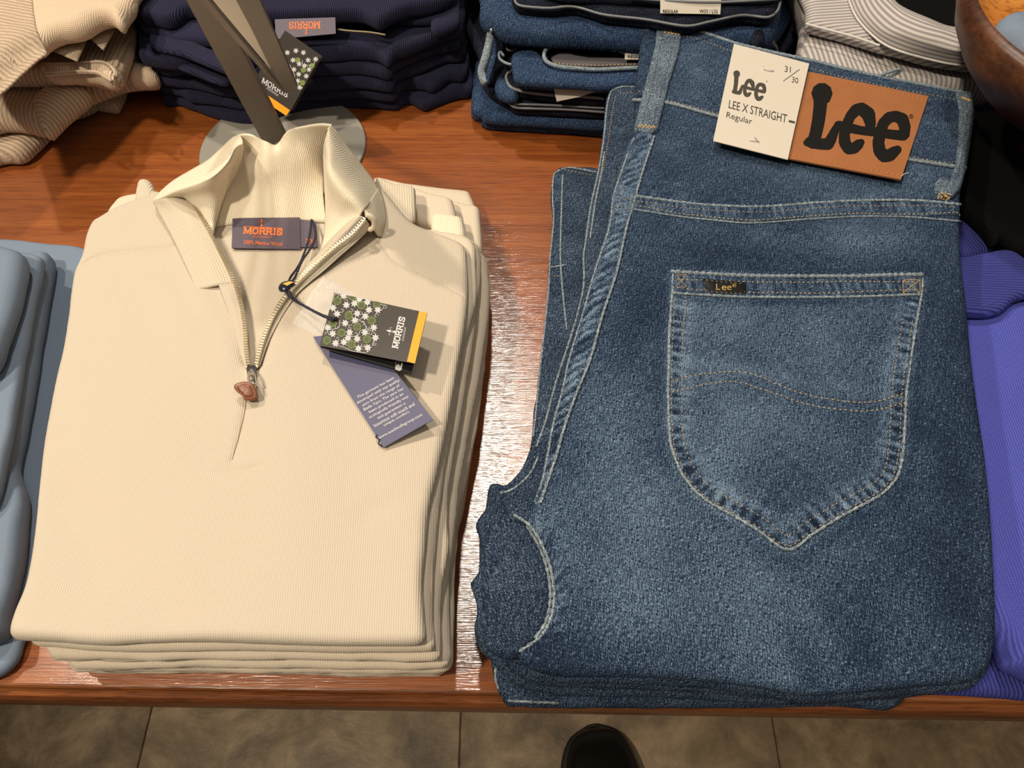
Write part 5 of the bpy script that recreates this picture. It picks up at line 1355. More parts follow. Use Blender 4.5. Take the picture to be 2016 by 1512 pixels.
# ------------------------------------------------------------------ the shoe on the floor
def build_shoe():
    toe = P(1168, 1428, .02); hd = np.array([P(1212, 1650, .02)[0] - toe[0], P(1212, 1650, .02)[1] - toe[1]]); hd /= np.linalg.norm(hd); sd = np.array([-hd[1], hd[0]])
    root = thing('black_shoe', 'polished black leather shoe toe on the brown floor below the table', 'shoe', (toe[0] + hd[0] * .14, toe[1] + hd[1] * .14, 0))
    L = .295
    st = [(0, .004, .012), (.012, .031, .030), (.035, .047, .040), (.07, .056, .047), (.11, .057, .056), (.15, .045, .072), (.19, .038, .086), (.235, .036, .092), (.275, .032, .090), (L, .018, .082)]
    ns = 20
    def loft(name, secs, mat, zb):
        V = []; Fc = []
        for i, (s, w, h) in enumerate(secs):
            for k in range(ns):
                a = 2 * math.pi * k / ns; ca, sa = math.cos(a), math.sin(a)
                x = np.sign(ca) * abs(ca) ** .8 * w; z = zb + (h - zb) * (.5 + .5 * np.sign(sa) * abs(sa) ** .75)
                c = toe[:2] + hd * s + sd * (x - .004 * math.sin(s * 11)); V.append((c[0], c[1], z))
            if i:
                for k in range(ns): Fc.append(((i - 1) * ns + k, (i - 1) * ns + (k + 1) % ns, i * ns + (k + 1) % ns, i * ns + k))
        Fc += [tuple(reversed(range(ns))), tuple((len(secs) - 1) * ns + k for k in range(ns))]
        V = np.array(V); 
        return mesh_obj(name, V, [tuple(reversed(f)) for f in Fc], mat, root, True)
    S2 = catmull(np.array(st), False, .012)
    loft('upper', [tuple(r) for r in S2], M['shoe'], .012)
    loft('sole', [(max(-.003, s - .003) if s < .1 else s + .003, w + .004, .0135) for s, w, h in S2], M['sole'], 0.0)
    def top(s, u):
        w = np.interp(s, [r[0] for r in st], [r[1] for r in st]); h = np.interp(s, [r[0] for r in st], [r[2] for r in st])
        x = u * w; q = max(0., 1 - abs(u) ** 2.2) ** .45
        c = toe[:2] + hd * s + sd * (x - .004 * math.sin(s * 11)); return (c[0], c[1], .012 + (h - .012) * (.5 + .5 * q) + .0008)
    tube('toe_seam', catmull(np.array([top(.085 - .012 * (1 - abs(u)), u) for u in np.linspace(-.9, .9, 9)]), False, .004), .0009, M['shoe'], root, 6)
    for i in range(5):
        s = .125 + i * .016
        tube('shoelace', catmull(np.array([top(s, u) for u in (-.45, -.2, 0, .2, .45)]) + np.array([0, 0, .002]), False, .004), .0018, M['sole'], root, 6)
    tube('collar', catmull(np.array([top(s, u) for s, u in ((.20, 0), (.205, .5), (.235, .75), (.27, .7), (.288, 0.0), (.27, -.7), (.235, -.75), (.205, -.5), (.20, 0))]) + np.array([0, 0, .003]), False, .005), .004, M['shoe'], root, 8)
build_shoe()
# ------------------------------------------------------------------ metal sign stand behind the cream pile
def build_stand():
    c = P(559, 294, TT); root = thing('sign_stand', 'grey metal sign stand with round foot plate behind the cream sweaters', 'stand', (c[0], c[1], TT))
    r = .0800; n = 72; V = []; Fc = []
    prof = [(r - .001, 0), (r, .0006), (r, .0030), (r - .0008, .0038)]
    for rr, z in prof:
        for k in range(n): V.append((c[0] + rr * math.cos(2 * math.pi * k / n), c[1] + rr * math.sin(2 * math.pi * k / n), TT + z))
    for i in range(3):
        for k in range(n): Fc.append((i * n + k, i * n + (k + 1) % n, (i + 1) * n + (k + 1) % n, (i + 1) * n + k))
    Fc += [tuple(reversed(range(n))), tuple(3 * n + k for k in range(n))]
    mesh_obj('foot_plate', V, Fc, M['stand_plate'], root, False)
    def bar(name, corners, k, mat, th, nv=6):
        c = Card(corners); c.c[0] = c.c[0] + (c.c[0] - c.c[3]) * k; c.c[1] = c.c[1] + (c.c[1] - c.c[2]) * k
        c.build(name, mat, root, th=th, nu=2, nv=nv); return c
    a = bar('post', [(372, -8, TT + .215), (431, -8, TT + .215), (563, 259, TT + .006), (524, 280, TT + .006)], .12, M['stand'], .006)
    b = bar('frame_rail', [(466, -8, TT + .26), (512, -8, TT + .26), (585, 163, TT + .120), (563, 178, TT + .118)], .14, M['stand'], .003)
    bar('frame_rail', [(395, -8, TT + .25), (412, -8, TT + .252), (563, 178, TT + .117), (546, 166, TT + .112)], .14, M['stand'], .0025)
    bar('frame_lip', [(412, -8, TT + .250), (420, -8, TT + .250), (531, 128, TT + .147), (526, 123, TT + .147)], .14, plain('near_black_lip', (.012, .010, .009), .6), .002)  # narrow near-black strip beside the sign board
    bar('sign_board', [(418, -8, TT + .258), (467, -8, TT + .258), (533, 131, TT + .152), (529, 127, TT + .152)], .14, M['stand_panel'], .002)
build_stand()

# ------------------------------------------------------------------ helper for loose piles
def pile(name, label, cat, group, parts, at=None):
    """parts: (part name, pixel outline, z low, z high above the table, material, angle, options)"""
    zl = min(p[2] for p in parts); px = np.mean([np.mean(np.array(p[1], float), 0) for p in parts], 0)
    root = thing(name, label, cat, P(px[0], px[1], TT + zl), group); S = []
    for i, p in enumerate(parts):
        op = dict(p[6]) if len(p) > 6 else {}
        am = op.pop('amp', .0008); sc = op.pop('scale', .03); sd = (int(p[2] * 1e4) * 7 + i * 13) % 97
        o, s = slab(p[0], p[1], TT + p[2], TT + p[3], M[p[4]], root, step=op.pop('step', .007), ang=p[5], wob=op.pop('wob', .0008), seed=sd, ostep=.004,
                    bump=(lambda X, Y, a=am, c=sc, d=sd: fbm(X, Y, c, d) * a), **op)
        S.append(s)
    return root, S

# ------------------------------------------------------------------ beige ribbed sweaters, upper left
G = 'beige ribbed sweaters in the upper left pile'
def lip(root, pts, h, r, mat='beige_cuff', name='hem_edge'):
    return tube(name, path3([(a, b, h) for a, b in pts], TT, .003), r, M[mat], root, 8)
pile('beige_sweater', 'lowest beige ribbed sweater, hem corner lying on the table', 'sweater', G, [
    ('body', [(-90, 200), (-90, 316), (0, 308), (30, 308), (50, 300), (68, 284), (96, 256), (128, 226), (178, 205), (230, 160), (270, 110), (270, 0), (0, 0)], .0, .022, 'beige', 1.2, dict(amp=.002)),
    ('cuff', [(150, 190), (182, 172), (215, 150), (250, 152), (246, 178), (232, 206), (224, 211), (205, 209), (178, 204)], .0, .018, 'beige_cuff', .3)])
r3, _ = pile('beige_sweater', 'beige sweater with a pointed ribbed flap facing the bare table', 'sweater', G, [
    ('body', [(-90, 120), (-90, 246), (0, 240), (42, 244), (70, 250), (100, 240), (150, 196), (200, 174), (240, 160), (262, 157), (290, 156), (309, 152), (310, 142), (300, 131), (275, 127), (262, 80), (262, 0), (0, 0)], .022, .050, 'beige', .1, dict(amp=.0025)),
    ('hem_flap', [(64, 210), (66, 196), (100, 170), (150, 170), (178, 178), (172, 188), (130, 222), (104, 248), (90, 260), (78, 250)], .030, .056, 'beige', 1.1, dict(amp=.002)),
    ('sleeve', [(255, 128), (272, 126), (300, 130), (310, 140), (308, 151), (290, 157), (262, 158), (250, 150)], .030, .052, 'beige_fine', .0)])
r2, _ = pile('beige_sweater', 'beige sweater with long rolled ribbed hem, third down in its pile', 'sweater', G, [
    ('body', [(-90, 60), (-90, 162), (0, 154), (40, 154), (92, 153), (150, 150), (200, 158), (222, 160), (238, 152), (248, 130), (262, 80), (266, 20), (266, -40), (0, -40)], .052, .074, 'beige', .02, dict(amp=.002)),
    ('hem_roll', [(80, 132), (84, 124), (100, 124), (150, 124), (205, 121), (222, 128), (232, 142), (228, 158), (216, 164), (204, 160), (186, 152), (150, 150), (98, 150), (84, 142)], .060, .080, 'beige_cuff', .0, dict(amp=.001, step=.004))])
lip(r2, [(84, 134), (88, 127), (105, 128), (150, 126), (195, 123), (214, 128), (226, 140), (227, 150)], .0800, .0018)
lip(r2, [(88, 146), (98, 146), (150, 142), (190, 143), (208, 153), (220, 160)], .0800, .0018)
r1, _ = pile('beige_sweater', 'beige sweater with two curled ribbed cuffs, second down in its pile', 'sweater', G, [
    ('body', [(-90, -20), (-90, 120), (0, 118), (80, 92), (170, 62), (215, 32), (268, 10), (268, -60)], .080, .096, 'beige_fine', .1)])
def open_cuff(root, front, back, z, hz, mat='beige_cuff'):
    """short ribbed tube, open towards the camera: (centre px, half-width px) at both ends"""
    n = 28; V = []; Fc = []; UV = []
    secs = [(t, k) for k, ts in ((1.0, np.linspace(0, 1, 7)), (.80, np.linspace(1, 0, 7))) for t in ts]
    for q, (t, k) in enumerate(secs):
        c = np.array(back[0]) * (1 - t) + np.array(front[0]) * t; m = np.array(back[1]) * (1 - t) + np.array(front[1]) * t
        for i in range(n):
            a = 2 * math.pi * i / n; p = c + m * math.cos(a) * (k * .5 + .5 if k < 1 else 1)
            V.append(P(p[0], p[1], TT + z + hz * math.sin(a) * (k - .25 if k < 1 else 1) + .0012 * math.cos(3 * a))); UV.append((a * .045 * 10 * .5, t * .03 * 10))
        if q:
            for i in range(n): Fc.append(((q - 1) * n + i, (q - 1) * n + (i + 1) % n, q * n + (i + 1) % n, q * n + i))
    Fc.append(tuple(reversed(range(n)))); Fc.append(tuple((len(secs) - 1) * n + i for i in range(n)))
    return mesh_obj('cuff', V, Fc, M[mat], root, True, UV)
open_cuff(r1, ((118, 107), (35, 15)), ((138, 70), (36, 6)), .0895, .0065)
open_cuff(r1, ((184, 82), (20, 18)), ((206, 46), (22, 12)), .0900, .0065)
r0, S0 = pile('beige_sweater', 'topmost beige sweater, smooth body with broad ribbed hem at left', 'sweater', G, [
    ('body', [(-110, -90), (290, -90), (268, -10), (264, 8), (252, 24), (246, 34), (240, 47), (230, 47), (213, 33), (200, 34), (172, 50), (146, 60), (118, 64), (98, 74), (82, 88), (60, 96), (30, 122), (0, 152), (-70, 210), (-110, 210)], .099, .122, 'beige_fine', .0, dict(amp=.003, step=.005))])
drape('ribbed_hem', [(-100, -30), (-40, -30), (62, -12), (66, 20), (72, 55), (80, 84), (60, 95), (30, 120), (0, 149), (-60, 195), (-100, 195)], S0[0], .0014, M['beige'], r0, R=.002, step=.006, ang=1.35, ostep=.004)

# ------------------------------------------------------------------ navy sweaters, top centre
G = 'navy sweaters in the pile behind the stand'
NL = ['lowest navy sweater, its hem touching the table and the foot plate', 'navy sweater, second from the bottom of its pile', 'navy sweater, third from the bottom of its pile', 'navy sweater, fourth from the bottom, card tag hanging in front', 'navy sweater, second from the top, with sewn label turned upside down', 'topmost navy sweater, ribbed front edge above the sewn label']
NO = [
    [(318, 168), (322, 198), (345, 196), (368, 205), (400, 216), (440, 228), (480, 234), (520, 232), (570, 214), (624, 204), (672, 199), (725, 202), (779, 206), (792, 198), (808, 194), (822, 202), (836, 208), (858, 200), (880, 191), (905, 184), (926, 180), (932, 150), (925, 60), (910, -40), (300, -40)],
    [(305, 140), (312, 168), (350, 178), (372, 190), (420, 196), (470, 205), (520, 200), (570, 190), (624, 185), (700, 182), (774, 188), (790, 168), (830, 166), (852, 172), (884, 150), (915, 148), (925, 100), (915, -40), (295, -40)],
    [(290, 128), (300, 150), (330, 158), (380, 164), (430, 176), (480, 178), (530, 172), (580, 168), (640, 165), (700, 162), (768, 168), (782, 148), (830, 132), (880, 112), (912, 108), (920, 60), (912, -40), (285, -40)],
    [(278, 112), (286, 124), (326, 138), (350, 134), (400, 142), (450, 156), (500, 150), (560, 138), (625, 137), (700, 134), (766, 144), (776, 128), (820, 108), (870, 92), (905, 84), (916, 30), (908, -60), (272, -60)],
    [(272, 60), (276, 112), (300, 118), (340, 124), (400, 120), (440, 128), (490, 118), (540, 104), (590, 108), (650, 108), (700, 104), (740, 108), (764, 122), (776, 106), (802, 97), (850, 76), (884, 64), (906, 58), (915, 0), (906, -80), (268, -80)],
    [(268, -10), (276, 30), (300, 36), (340, 40), (370, 20), (420, 30), (480, 40), (527, 34), (560, 33), (608, 32), (660, 29), (705, 28), (725, 36), (742, 45), (756, 40), (769, 32), (800, 18), (836, 12), (870, 4), (900, -20), (900, -110), (260, -110)]]
zs = [(0, .014), (.014, .028), (.028, .042), (.042, .056), (.056, .071), (.083, .099)]
nav = []
for k in range(6):
    parts = [('body', NO[k], zs[k][0], zs[k][1], 'navy', -.05, dict(amp=.001, wob=.0012, R=.0045))]
    if k == 4: parts += [('collar', [(272, -20), (276, 50), (310, 70), (360, 80), (420, 84), (470, 92), (530, 80), (545, 30), (700, 26), (770, 40), (890, 30), (905, -40), (900, -90), (270, -90)], .0705, .083, 'navy_fine', .0, dict(amp=.001))]
    if k == 5: parts += [('sleeve', [(838, 10), (852, 4), (872, 2), (900, -6), (905, 40), (892, 52), (868, 62), (850, 60), (846, 30)], .0700, .0825, 'navy', .2)]
    if k == 2: parts += [('sleeve', [(272, 60), (300, 60), (330, 90), (345, 135), (328, 139), (300, 130), (276, 116)], .0425, .055, 'navy', 1.3)]
    r, s = pile('navy_sweater', NL[k], 'sweater', G, parts); nav.append((r, s))
# folded arm lying diagonally over the left half of the pile
for k, (pts, za, zb) in enumerate([([(300, 60), (340, 66), (420, 100), (470, 128), (462, 142), (440, 140), (360, 108), (300, 92)], .0712, .079), ([(296, 86), (340, 104), (400, 130), (452, 150), (446, 164), (420, 160), (350, 132), (296, 112)], .0565, .0640)]):
    slab('sleeve', pts, TT + za, TT + zb, M['navy'], nav[4][0], step=.005, ang=1.0, bump=lambda X, Y: fbm(X, Y, .02, 3) * .0015)
NLb = Card([(541, 38, TT + .0945), (660, 34, TT + .0945), (661, 66, TT + .0868), (543, 77, TT + .0862)])
no = NLb.build('neck_label', M['label'], nav[4][0], th=.0008)
blob(NLb, serif_word('MORRIS', [(631, 55), (569, 55.5), (569, 44.5), (631, 42.6)], w=.06) + stroke([(570, 58), (631, 56.5)], .5) + lily((603, 64), (-5, 0), (0, 6), 1), 'lettering', M['orange_thread'], no)
tube('zipper', path3([(664, 58, .085), (690, 61, .0846), (730, 64, .0845), (759, 69, .0843)], TT, .002), .0010, plain('dull_brass', (.20, .16, .10), .5, metal=.6), nav[4][0], 6)
bt = thing('hang_tag', 'black card tag with vine pattern hanging in front of the navy pile', 'tag', P(560, 150, TT + .06))
BC = Card([(561, 60, TT + .103), (632, 109, TT + .098), (566, 229, TT + .050), (488, 178, TT + .055)])
BC.build('front_leaf', M['tag_black'], bt, th=.0005, nu=2, nv=2)
Card([(566, 66, TT + .097), (634, 111, TT + .095), (576, 218, TT + .052), (500, 172, TT + .052)]).build('back_leaf', plain('grey_card_edge', (.12, .12, .10), .5), bt, th=.0006, nu=1, nv=1)
blob(BC, [[(500, 169), (571, 217), (564, 228), (493, 181)]], 'orange_strip', M['tag_orange'], bt)
def z3(a, b): return (370 + a / 5.4, b / 5.4)
wp = []; gp = []
for a, b in [(1120, 640), (1280, 640), (1360, 630), (1130, 740), (1290, 740), (1180, 790), (1260, 810), (1170, 860), (1190, 930), (1185, 680), (1060, 560), (1150, 540), (1230, 560), (1240, 700)]:
    c = np.array(z3(a, b)); ph = rnd.random() * 6; pg = [c + (6.2 if k % 2 == 0 else 3.0) * np.array([math.cos(ph + k * .4488), math.sin(ph + k * .4488)]) for k in range(14)]
    for k in range(14): wp.append([c, pg[k], pg[(k + 1) % 14]])
for a, b in [(1230, 745), (1220, 880), (1170, 640), (1320, 700)]: gp.append([np.array(z3(a, b)) + 5.5 * np.array([math.cos(t), math.sin(t)]) for t in np.arange(0, 6.28, .5)])
for pl in ([(1085, 690), (1130, 780), (1150, 870), (1220, 940)], [(1220, 640), (1230, 690), (1330, 690), (1350, 650)]): wp += stroke(smoothpx([z3(a, b) for a, b in pl], 3), .5)
BQ = [(561, 60), (632, 109), (566, 229), (488, 178)]
wp = clip_all(wp, BQ); gp = clip_all(gp, BQ)
v = blob(BC, wp, 'vine_print', M['silver_print'], bt, off=.0003); v['kind'] = 'stuff'
blob(BC, gp, 'rosette_print', M['green_print'], bt, off=.00026)
blob(BC, serif_word('MORRIS', [(518, 153), (568, 183), (566, 192.6), (514.5, 162)], w=.058) + lily((544, 164), (4, 2), (2, -4), .9), 'lettering', M['white_print'], bt, off=.0003)
texts(BC, [('STOCKHOLM', [(527, 171), (549, 186), (547, 190), (525, 175)])], 'lettering', M['white_print'], bt)

# ------------------------------------------------------------------ jeans pile at the back
G = 'blue and black jeans in the back pile'
def bj(label, parts, tubes=(), rim='thread_grey', r=.0011):
    root, S = pile('folded_jeans', label, 'jeans', G, parts)
    for pts, h in tubes: tube('waistband_rim', path3([(a, b, h) for a, b in pts], TT, .003), r, M[rim], root, 6)
    return root, S
bj('lowest blue jeans of the back pile, two folded legs on the table', [
    ('leg', [(934, 152), (952, 148), (1040, 150), (1540, 120), (1560, -20), (950, -20), (930, 60), (929, 178), (927, 222), (932, 229), (946, 231), (950, 244), (1027, 250), (1134, 256), (1180, 260), (1400, 262), (1560, 200), (1560, 120), (1000, 150), (940, 140)][5:19] + [], .0, .012, 'denim_back', .1, dict(amp=.0006)),
    ('leg', [(945, -20), (936, 100), (934, 160), (930, 180), (929, 212), (934, 222), (948, 226), (954, 235), (1030, 240), (1134, 246), (1180, 250), (1400, 250), (1560, 190), (1560, -20)], .011, .024, 'denim_back', .1, dict(amp=.0008))])
bj('black-rimmed dark jeans, second from the bottom of the back pile', [
    ('leg', [(950, -20), (948, 130), (952, 168), (975, 190), (1000, 204), (1015, 214), (1060, 216), (1100, 219), (1180, 222), (1350, 222), (1520, 160), (1540, -20)], .024, .038, 'denim_dark', .1)],
    [([(1000, 196), (1003, 204), (1016, 212), (1060, 214), (1120, 216), (1190, 221)], .037), ([(1010, 205), (1080, 207), (1190, 213)], .038)])
bj('dark jeans with grey waistband rim, third from the bottom of the back pile', [
    ('leg', [(948, -20), (944, 120), (950, 150), (975, 160), (1000, 175), (1030, 184), (1090, 192), (1180, 199), (1400, 195), (1530, 130), (1540, -20)], .038, .051, 'denim_dark', .1),
    ('leg', [(975, 160), (985, 150), (1000, 158), (1018, 178), (1022, 188), (1012, 195), (985, 190), (974, 176)], .0385, .0510, 'denim_back', .6)],
    [([(1010, 139), (999, 145), (997, 156), (1006, 172), (1030, 180), (1090, 187), (1150, 190), (1190, 194)], .0515)], r=.0015)
r, S = bj('blue folded jeans with open waistband and pale rim, middle of the back pile', [
    ('leg', [(960, -20), (1000, 60), (1010, 100), (1010, 120), (1018, 150), (1022, 163), (1060, 166), (1100, 169), (1180, 174), (1245, 171), (1400, 165), (1500, 120), (1520, -20)], .052, .066, 'denim_back', .05, dict(amp=.001)),
    ('leg', [(1007, 118), (1012, 106), (1036, 100), (1058, 104), (1072, 118), (1080, 132), (1110, 139), (1180, 141), (1260, 139), (1400, 132), (1400, 166), (1245, 168), (1180, 171), (1100, 166), (1020, 160), (1010, 140)], .064, .0745, 'denim_back', .05, dict(amp=.001, step=.005))],)
drape('waistband_inside', [(1078, 116), (1086, 98), (1110, 86), (1160, 80), (1260, 90), (1330, 105), (1330, 128), (1255, 132), (1180, 134), (1100, 130)], S[1], .0010, M['black_knit'], r, step=.006)
drape('waistband_facing', [(1084, 117), (1104, 107), (1116, 104), (1130, 112), (1160, 117), (1262, 118), (1340, 116), (1340, 130), (1250, 131), (1180, 133), (1140, 132), (1100, 129), (1090, 126)], S[1], .0026, M['denim_in'], r, step=.006)
for pts, h in (([(1340, 138), (1255, 134), (1180, 137), (1140, 135), (1100, 131), (1080, 124), (1071, 112), (1075, 98), (1090, 88), (1120, 83), (1160, 81), (1200, 92), (1240, 107), (1262, 112)], .0775),):
    tube('waistband_rim', path3([(a, b, h) for a, b in pts], TT, .003), .0019, M['denim_edge'], r, 7)
c1 = CS(Card([(1080, 100, TT + .0782), (1340, 100, TT + .0782), (1340, 140, TT + .0782), (1080, 140, TT + .0782)]))
stitches('stitching', [(1090, 124), (1130, 128), (1180, 129), (1230, 127), (1330, 126)], c1, M['thread'], r, r=.0005, pitch=.0036, length=.0026)
lt = Card([(1162, 82, TT + .0785), (1216, 96, TT + .0785), (1212, 101, TT + .0785), (1164, 90, TT + .0785)]); lt.build('leather_patch', M['leather'], r, th=.001, nu=1, nv=1)
ct = Card([(1231, 82, TT + .0815), (1290, 82, TT + .0815), (1290, 117, TT + .0775), (1230, 117, TT + .0775)])
o = ct.build('card_tag', M['card'], None, th=.0005, nu=1, nv=1); setp(o, 'ivory card tag half hidden behind the leather-patch jeans loop', 'tag')
texts(ct, [('REGULAR', [(1236, 109), (1276, 109), (1276, 115), (1236, 115)], .02)], 'lettering', M['ink'], o)
ct2 = Card([(1090, 174, TT + .060), (1180, 178, TT + .060), (1140, 191, TT + .052), (1096, 200, TT + .050)])
o = ct2.build('card_tag', M['card'], None, th=.0005, nu=1, nv=1); setp(o, 'folded ivory card tag poking out low in the back jeans pile', 'tag')
r, S = bj('broad blue jeans near the top of the back pile, pale belt loop at left', [
    ('leg', [(950, -120), (946, 0), (944, 20), (943, 32), (950, 42), (970, 50), (990, 62), (1020, 68), (1100, 72), (1180, 76), (1270, 82), (1400, 84), (1500, 80), (1530, 60), (1545, -40), (1545, -120)], .078, .101, 'denim_back', .08, dict(amp=.002, R=.009))])
tube('belt_loop', path3([(968, 60, .084), (962, 90, .074), (954, 120, .066), (948, 142, .058), (956, 165, .052)], TT, .003), .0042, M['denim_edge'], r, 8)
tube('belt_loop', path3([(971, 64, .082), (973, 100, .070), (966, 135, .062), (958, 165, .052)], TT, .003), .0030, M['denim_back'], r, 8)
tube('rivet', [P(967, 60, TT + .088), P(967, 60, TT + .0905)], .0019, M['steel'], r, 12)
for pts in ([(992, 110), (985, 102), (982, 108), (986, 118), (1000, 126), (1012, 127)], [(1008, 72), (998, 82), (1000, 98), (1016, 96), (1040, 80)]):
    tube('pocket_rim', path3([(a, b, .068) for a, b in pts], TT, .003), .0013, M['denim_edge'] if pts[0][0] < 1000 else M['denim_in'], r, 6)
r, S = bj('topmost near-black jeans of the back pile, with size card', [
    ('leg', [(1008, -120), (1008, -10), (1014, 8), (1028, 14), (1080, 17), (1129, 15), (1160, 22), (1190, 31), (1230, 36), (1270, 40), (1310, 48), (1350, 53), (1396, 45), (1460, 33), (1510, 36), (1528, 28), (1536, 10), (1545, -40), (1545, -120)], .101, .116, 'denim_dark', .0, dict(amp=.001)),
    ('leg', [(1020, -120), (1060, -20), (1200, -2), (1300, 2), (1420, 0), (1530, -6), (1545, -60), (1545, -120)], .115, .126, 'denim_dark', .0)],
    [([(1012, -6), (1016, 6), (1028, 12), (1080, 16), (1129, 13), (1190, 29), (1269, 38), (1349, 51), (1396, 43), (1460, 30), (1510, 34), (1530, 22), (1536, 4)], .1145), ([(1240, -4), (1320, 2), (1420, 4), (1532, -2)], .1265)])
for pts in ([(1484, 45), (1505, 42), (1508, 56), (1500, 66), (1512, 80), (1524, 84)], [(1480, 88), (1494, 82), (1512, 82), (1526, 90), (1528, 100), (1518, 108)]):
    tube('belt_loop', path3([(a, b, .100 - (b - 40) * .0006) for a, b in pts], TT, .003), .0018, M['thread_grey'], r, 6)
slab('belt_loop', [(1478, 52), (1504, 50), (1506, 78), (1494, 88), (1478, 86)], TT + .088, TT + .1005, M['denim_dark'], r, step=.006)
ct = Card([(1300, -2, TT + .128), (1420, -2, TT + .128), (1418, 28, TT + .1195), (1300, 26, TT + .1195)])
o = ct.build('size_card', M['card'], None, th=.0005, nu=1, nv=1); setp(o, 'ivory size card on the topmost near-black jeans', 'tag')
texts(ct, [('REGULAR', [(1305, 19), (1335, 19.5), (1335, 26), (1305, 25.5)], .02), ('W33 / L32', [(1377, 18.5), (1413, 19), (1413, 26), (1377, 26)], .01)], 'lettering', M['ink'], o)

# ------------------------------------------------------------------ striped shirts, top right
G = 'grey and white striped shirts'
pile('striped_shirt', 'lower grey and white striped shirt, fold showing behind the leather-patch waistband', 'shirt', G, [
    ('body', [(1578, 50), (1573, 84), (1571, 120), (1580, 150), (1640, 172), (1740, 184), (1860, 186), (1965, 172), (1990, 120), (2030, 60), (2030, -60), (1580, -60)], .050, .082, 'shirt', -.02, dict(amp=.003, R=.010, step=.005))])
r, S = pile('striped_shirt', 'upper striped shirt with stand collar curving round its black neck opening', 'shirt', G, [
    ('body', [(1584, -120), (1587, 20), (1587, 46), (1600, 52), (1660, 68), (1727, 88), (1770, 98), (1850, 120), (1960, 126), (2040, 80), (2060, -120)], .084, .100, 'shirt_h', .12, dict(amp=.001, step=.005)),])
slab('neck_inside', [(1700, -40), (1730, 10), (1780, 45), (1850, 62), (1960, 70), (1990, 20), (1990, -90), (1720, -90)], TT + .0995, TT + .104, M['black_knit'], r, step=.01)
patch('collar', [
    [(1655, -60, .101), (1672, -60, .106), (1700, -60, .110), (1730, -60, .113), (1738, -60, .111)],
    [(1668, -8, .101), (1684, -12, .107), (1712, -14, .112), (1745, -14, .116), (1754, -16, .113)],
    [(1686, 34, .101), (1704, 28, .108), (1730, 18, .115), (1756, 8, .119), (1766, 4, .115)],
    [(1718, 70, .101), (1738, 60, .110), (1760, 46, .117), (1780, 26, .122), (1788, 18, .118)],
    [(1754, 94, .101), (1775, 80, .110), (1795, 66, .118), (1818, 42, .124), (1826, 34, .120)],
    [(1810, 112, .101), (1825, 98, .110), (1840, 84, .118), (1858, 60, .124), (1866, 50, .120)],
    [(1880, 127, .101), (1888, 112, .110), (1896, 98, .118), (1905, 68, .122), (1912, 56, .118)],
    [(1945, 130, .101), (1950, 114, .109), (1954, 100, .116), (1960, 72, .119), (1966, 60, .116)]], TT, M['shirt_h'], r, nu=6, nv=6)
tube('collar_edge', path3([(1668, -8, .102), (1686, 34, .102), (1718, 70, .102), (1754, 94, .102), (1810, 112, .102), (1880, 127, .102), (1945, 130, .102)], TT, .003), .0010, plain('white_cotton_edge', (.6, .57, .54), .8), r, 6)
tube('placket_edge', path3([(1587, 47, .098), (1620, 56, .099), (1680, 72, .100), (1732, 90, .101)], TT, .003), .0011, bpy.data.materials['white_cotton_edge'], r, 6)
pile('striped_shirt', 'folded shirt edge seen narrowly beside the near-black jeans', 'shirt', G, [
    ('body', [(1556, -80), (1578, -80), (1576, 30), (1568, 50), (1558, 44), (1554, 0)], .0, .084, 'shirt', .0, dict(R=.01))])
pile('blue_sweater', 'dark blue folded cloth between striped shirts and black sweater', 'sweater', None, [
    ('body', [(1700, 60), (1780, 190), (1870, 192), (1960, 184), (1990, 190), (2000, 212), (1960, 224), (1890, 220), (1800, 222), (1700, 200)], .0, .048, 'purple', .4, dict(R=.012, amp=.003))])
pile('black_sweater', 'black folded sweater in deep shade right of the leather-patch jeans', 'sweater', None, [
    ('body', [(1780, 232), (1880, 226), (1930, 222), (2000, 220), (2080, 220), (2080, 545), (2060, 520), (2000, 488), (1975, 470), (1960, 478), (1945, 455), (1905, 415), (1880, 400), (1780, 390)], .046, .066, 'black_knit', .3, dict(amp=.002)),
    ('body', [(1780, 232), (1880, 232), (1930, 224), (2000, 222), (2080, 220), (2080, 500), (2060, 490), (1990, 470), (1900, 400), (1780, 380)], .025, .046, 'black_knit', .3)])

# ------------------------------------------------------------------ violet-blue sweaters, right
G = 'violet-blue sweaters at the right edge'
pile('violet_sweater', 'violet-blue sweater with ribbed neck band lying along the right edge', 'sweater', G, [
    ('body', [(1780, 420), (1900, 560), (1960, 600), (2016, 590), (2120, 560), (2140, 1380), (2060, 1345), (2016, 1322), (1990, 1312), (1984, 1290), (1975, 1268), (1950, 1230), (1925, 1160), (1900, 1050), (1800, 900), (1780, 600)], .012, .046, 'purple', .0, dict(amp=.004, scale=.06, R=.010, step=.005)),
    ('neck_band', [(1820, 505), (1895, 506), (1938, 498), (1985, 494), (2040, 520), (2120, 500), (2120, 570), (2016, 585), (1965, 616), (1896, 620), (1820, 610)], .046, .058, 'purple_rib', 1.5, dict(amp=.002, step=.005)),
    ('collar', [(1800, 300), (1860, 350), (1900, 390), (1940, 440), (1968, 486), (1938, 502), (1895, 508), (1820, 505)], .030, .046, 'purple_rib', .35, dict(amp=.001))])
pile('violet_sweater', 'lower violet-blue sweater whose ribbed hem rests at the table edge', 'sweater', G, [
    ('body', [(1750, 900), (1900, 1000), (2140, 1000), (2140, 1385), (2016, 1378), (1900, 1370), (1815, 1366), (1790, 1350), (1760, 1200)], .0, .012, 'purple_rib', .05, dict(R=.006))])

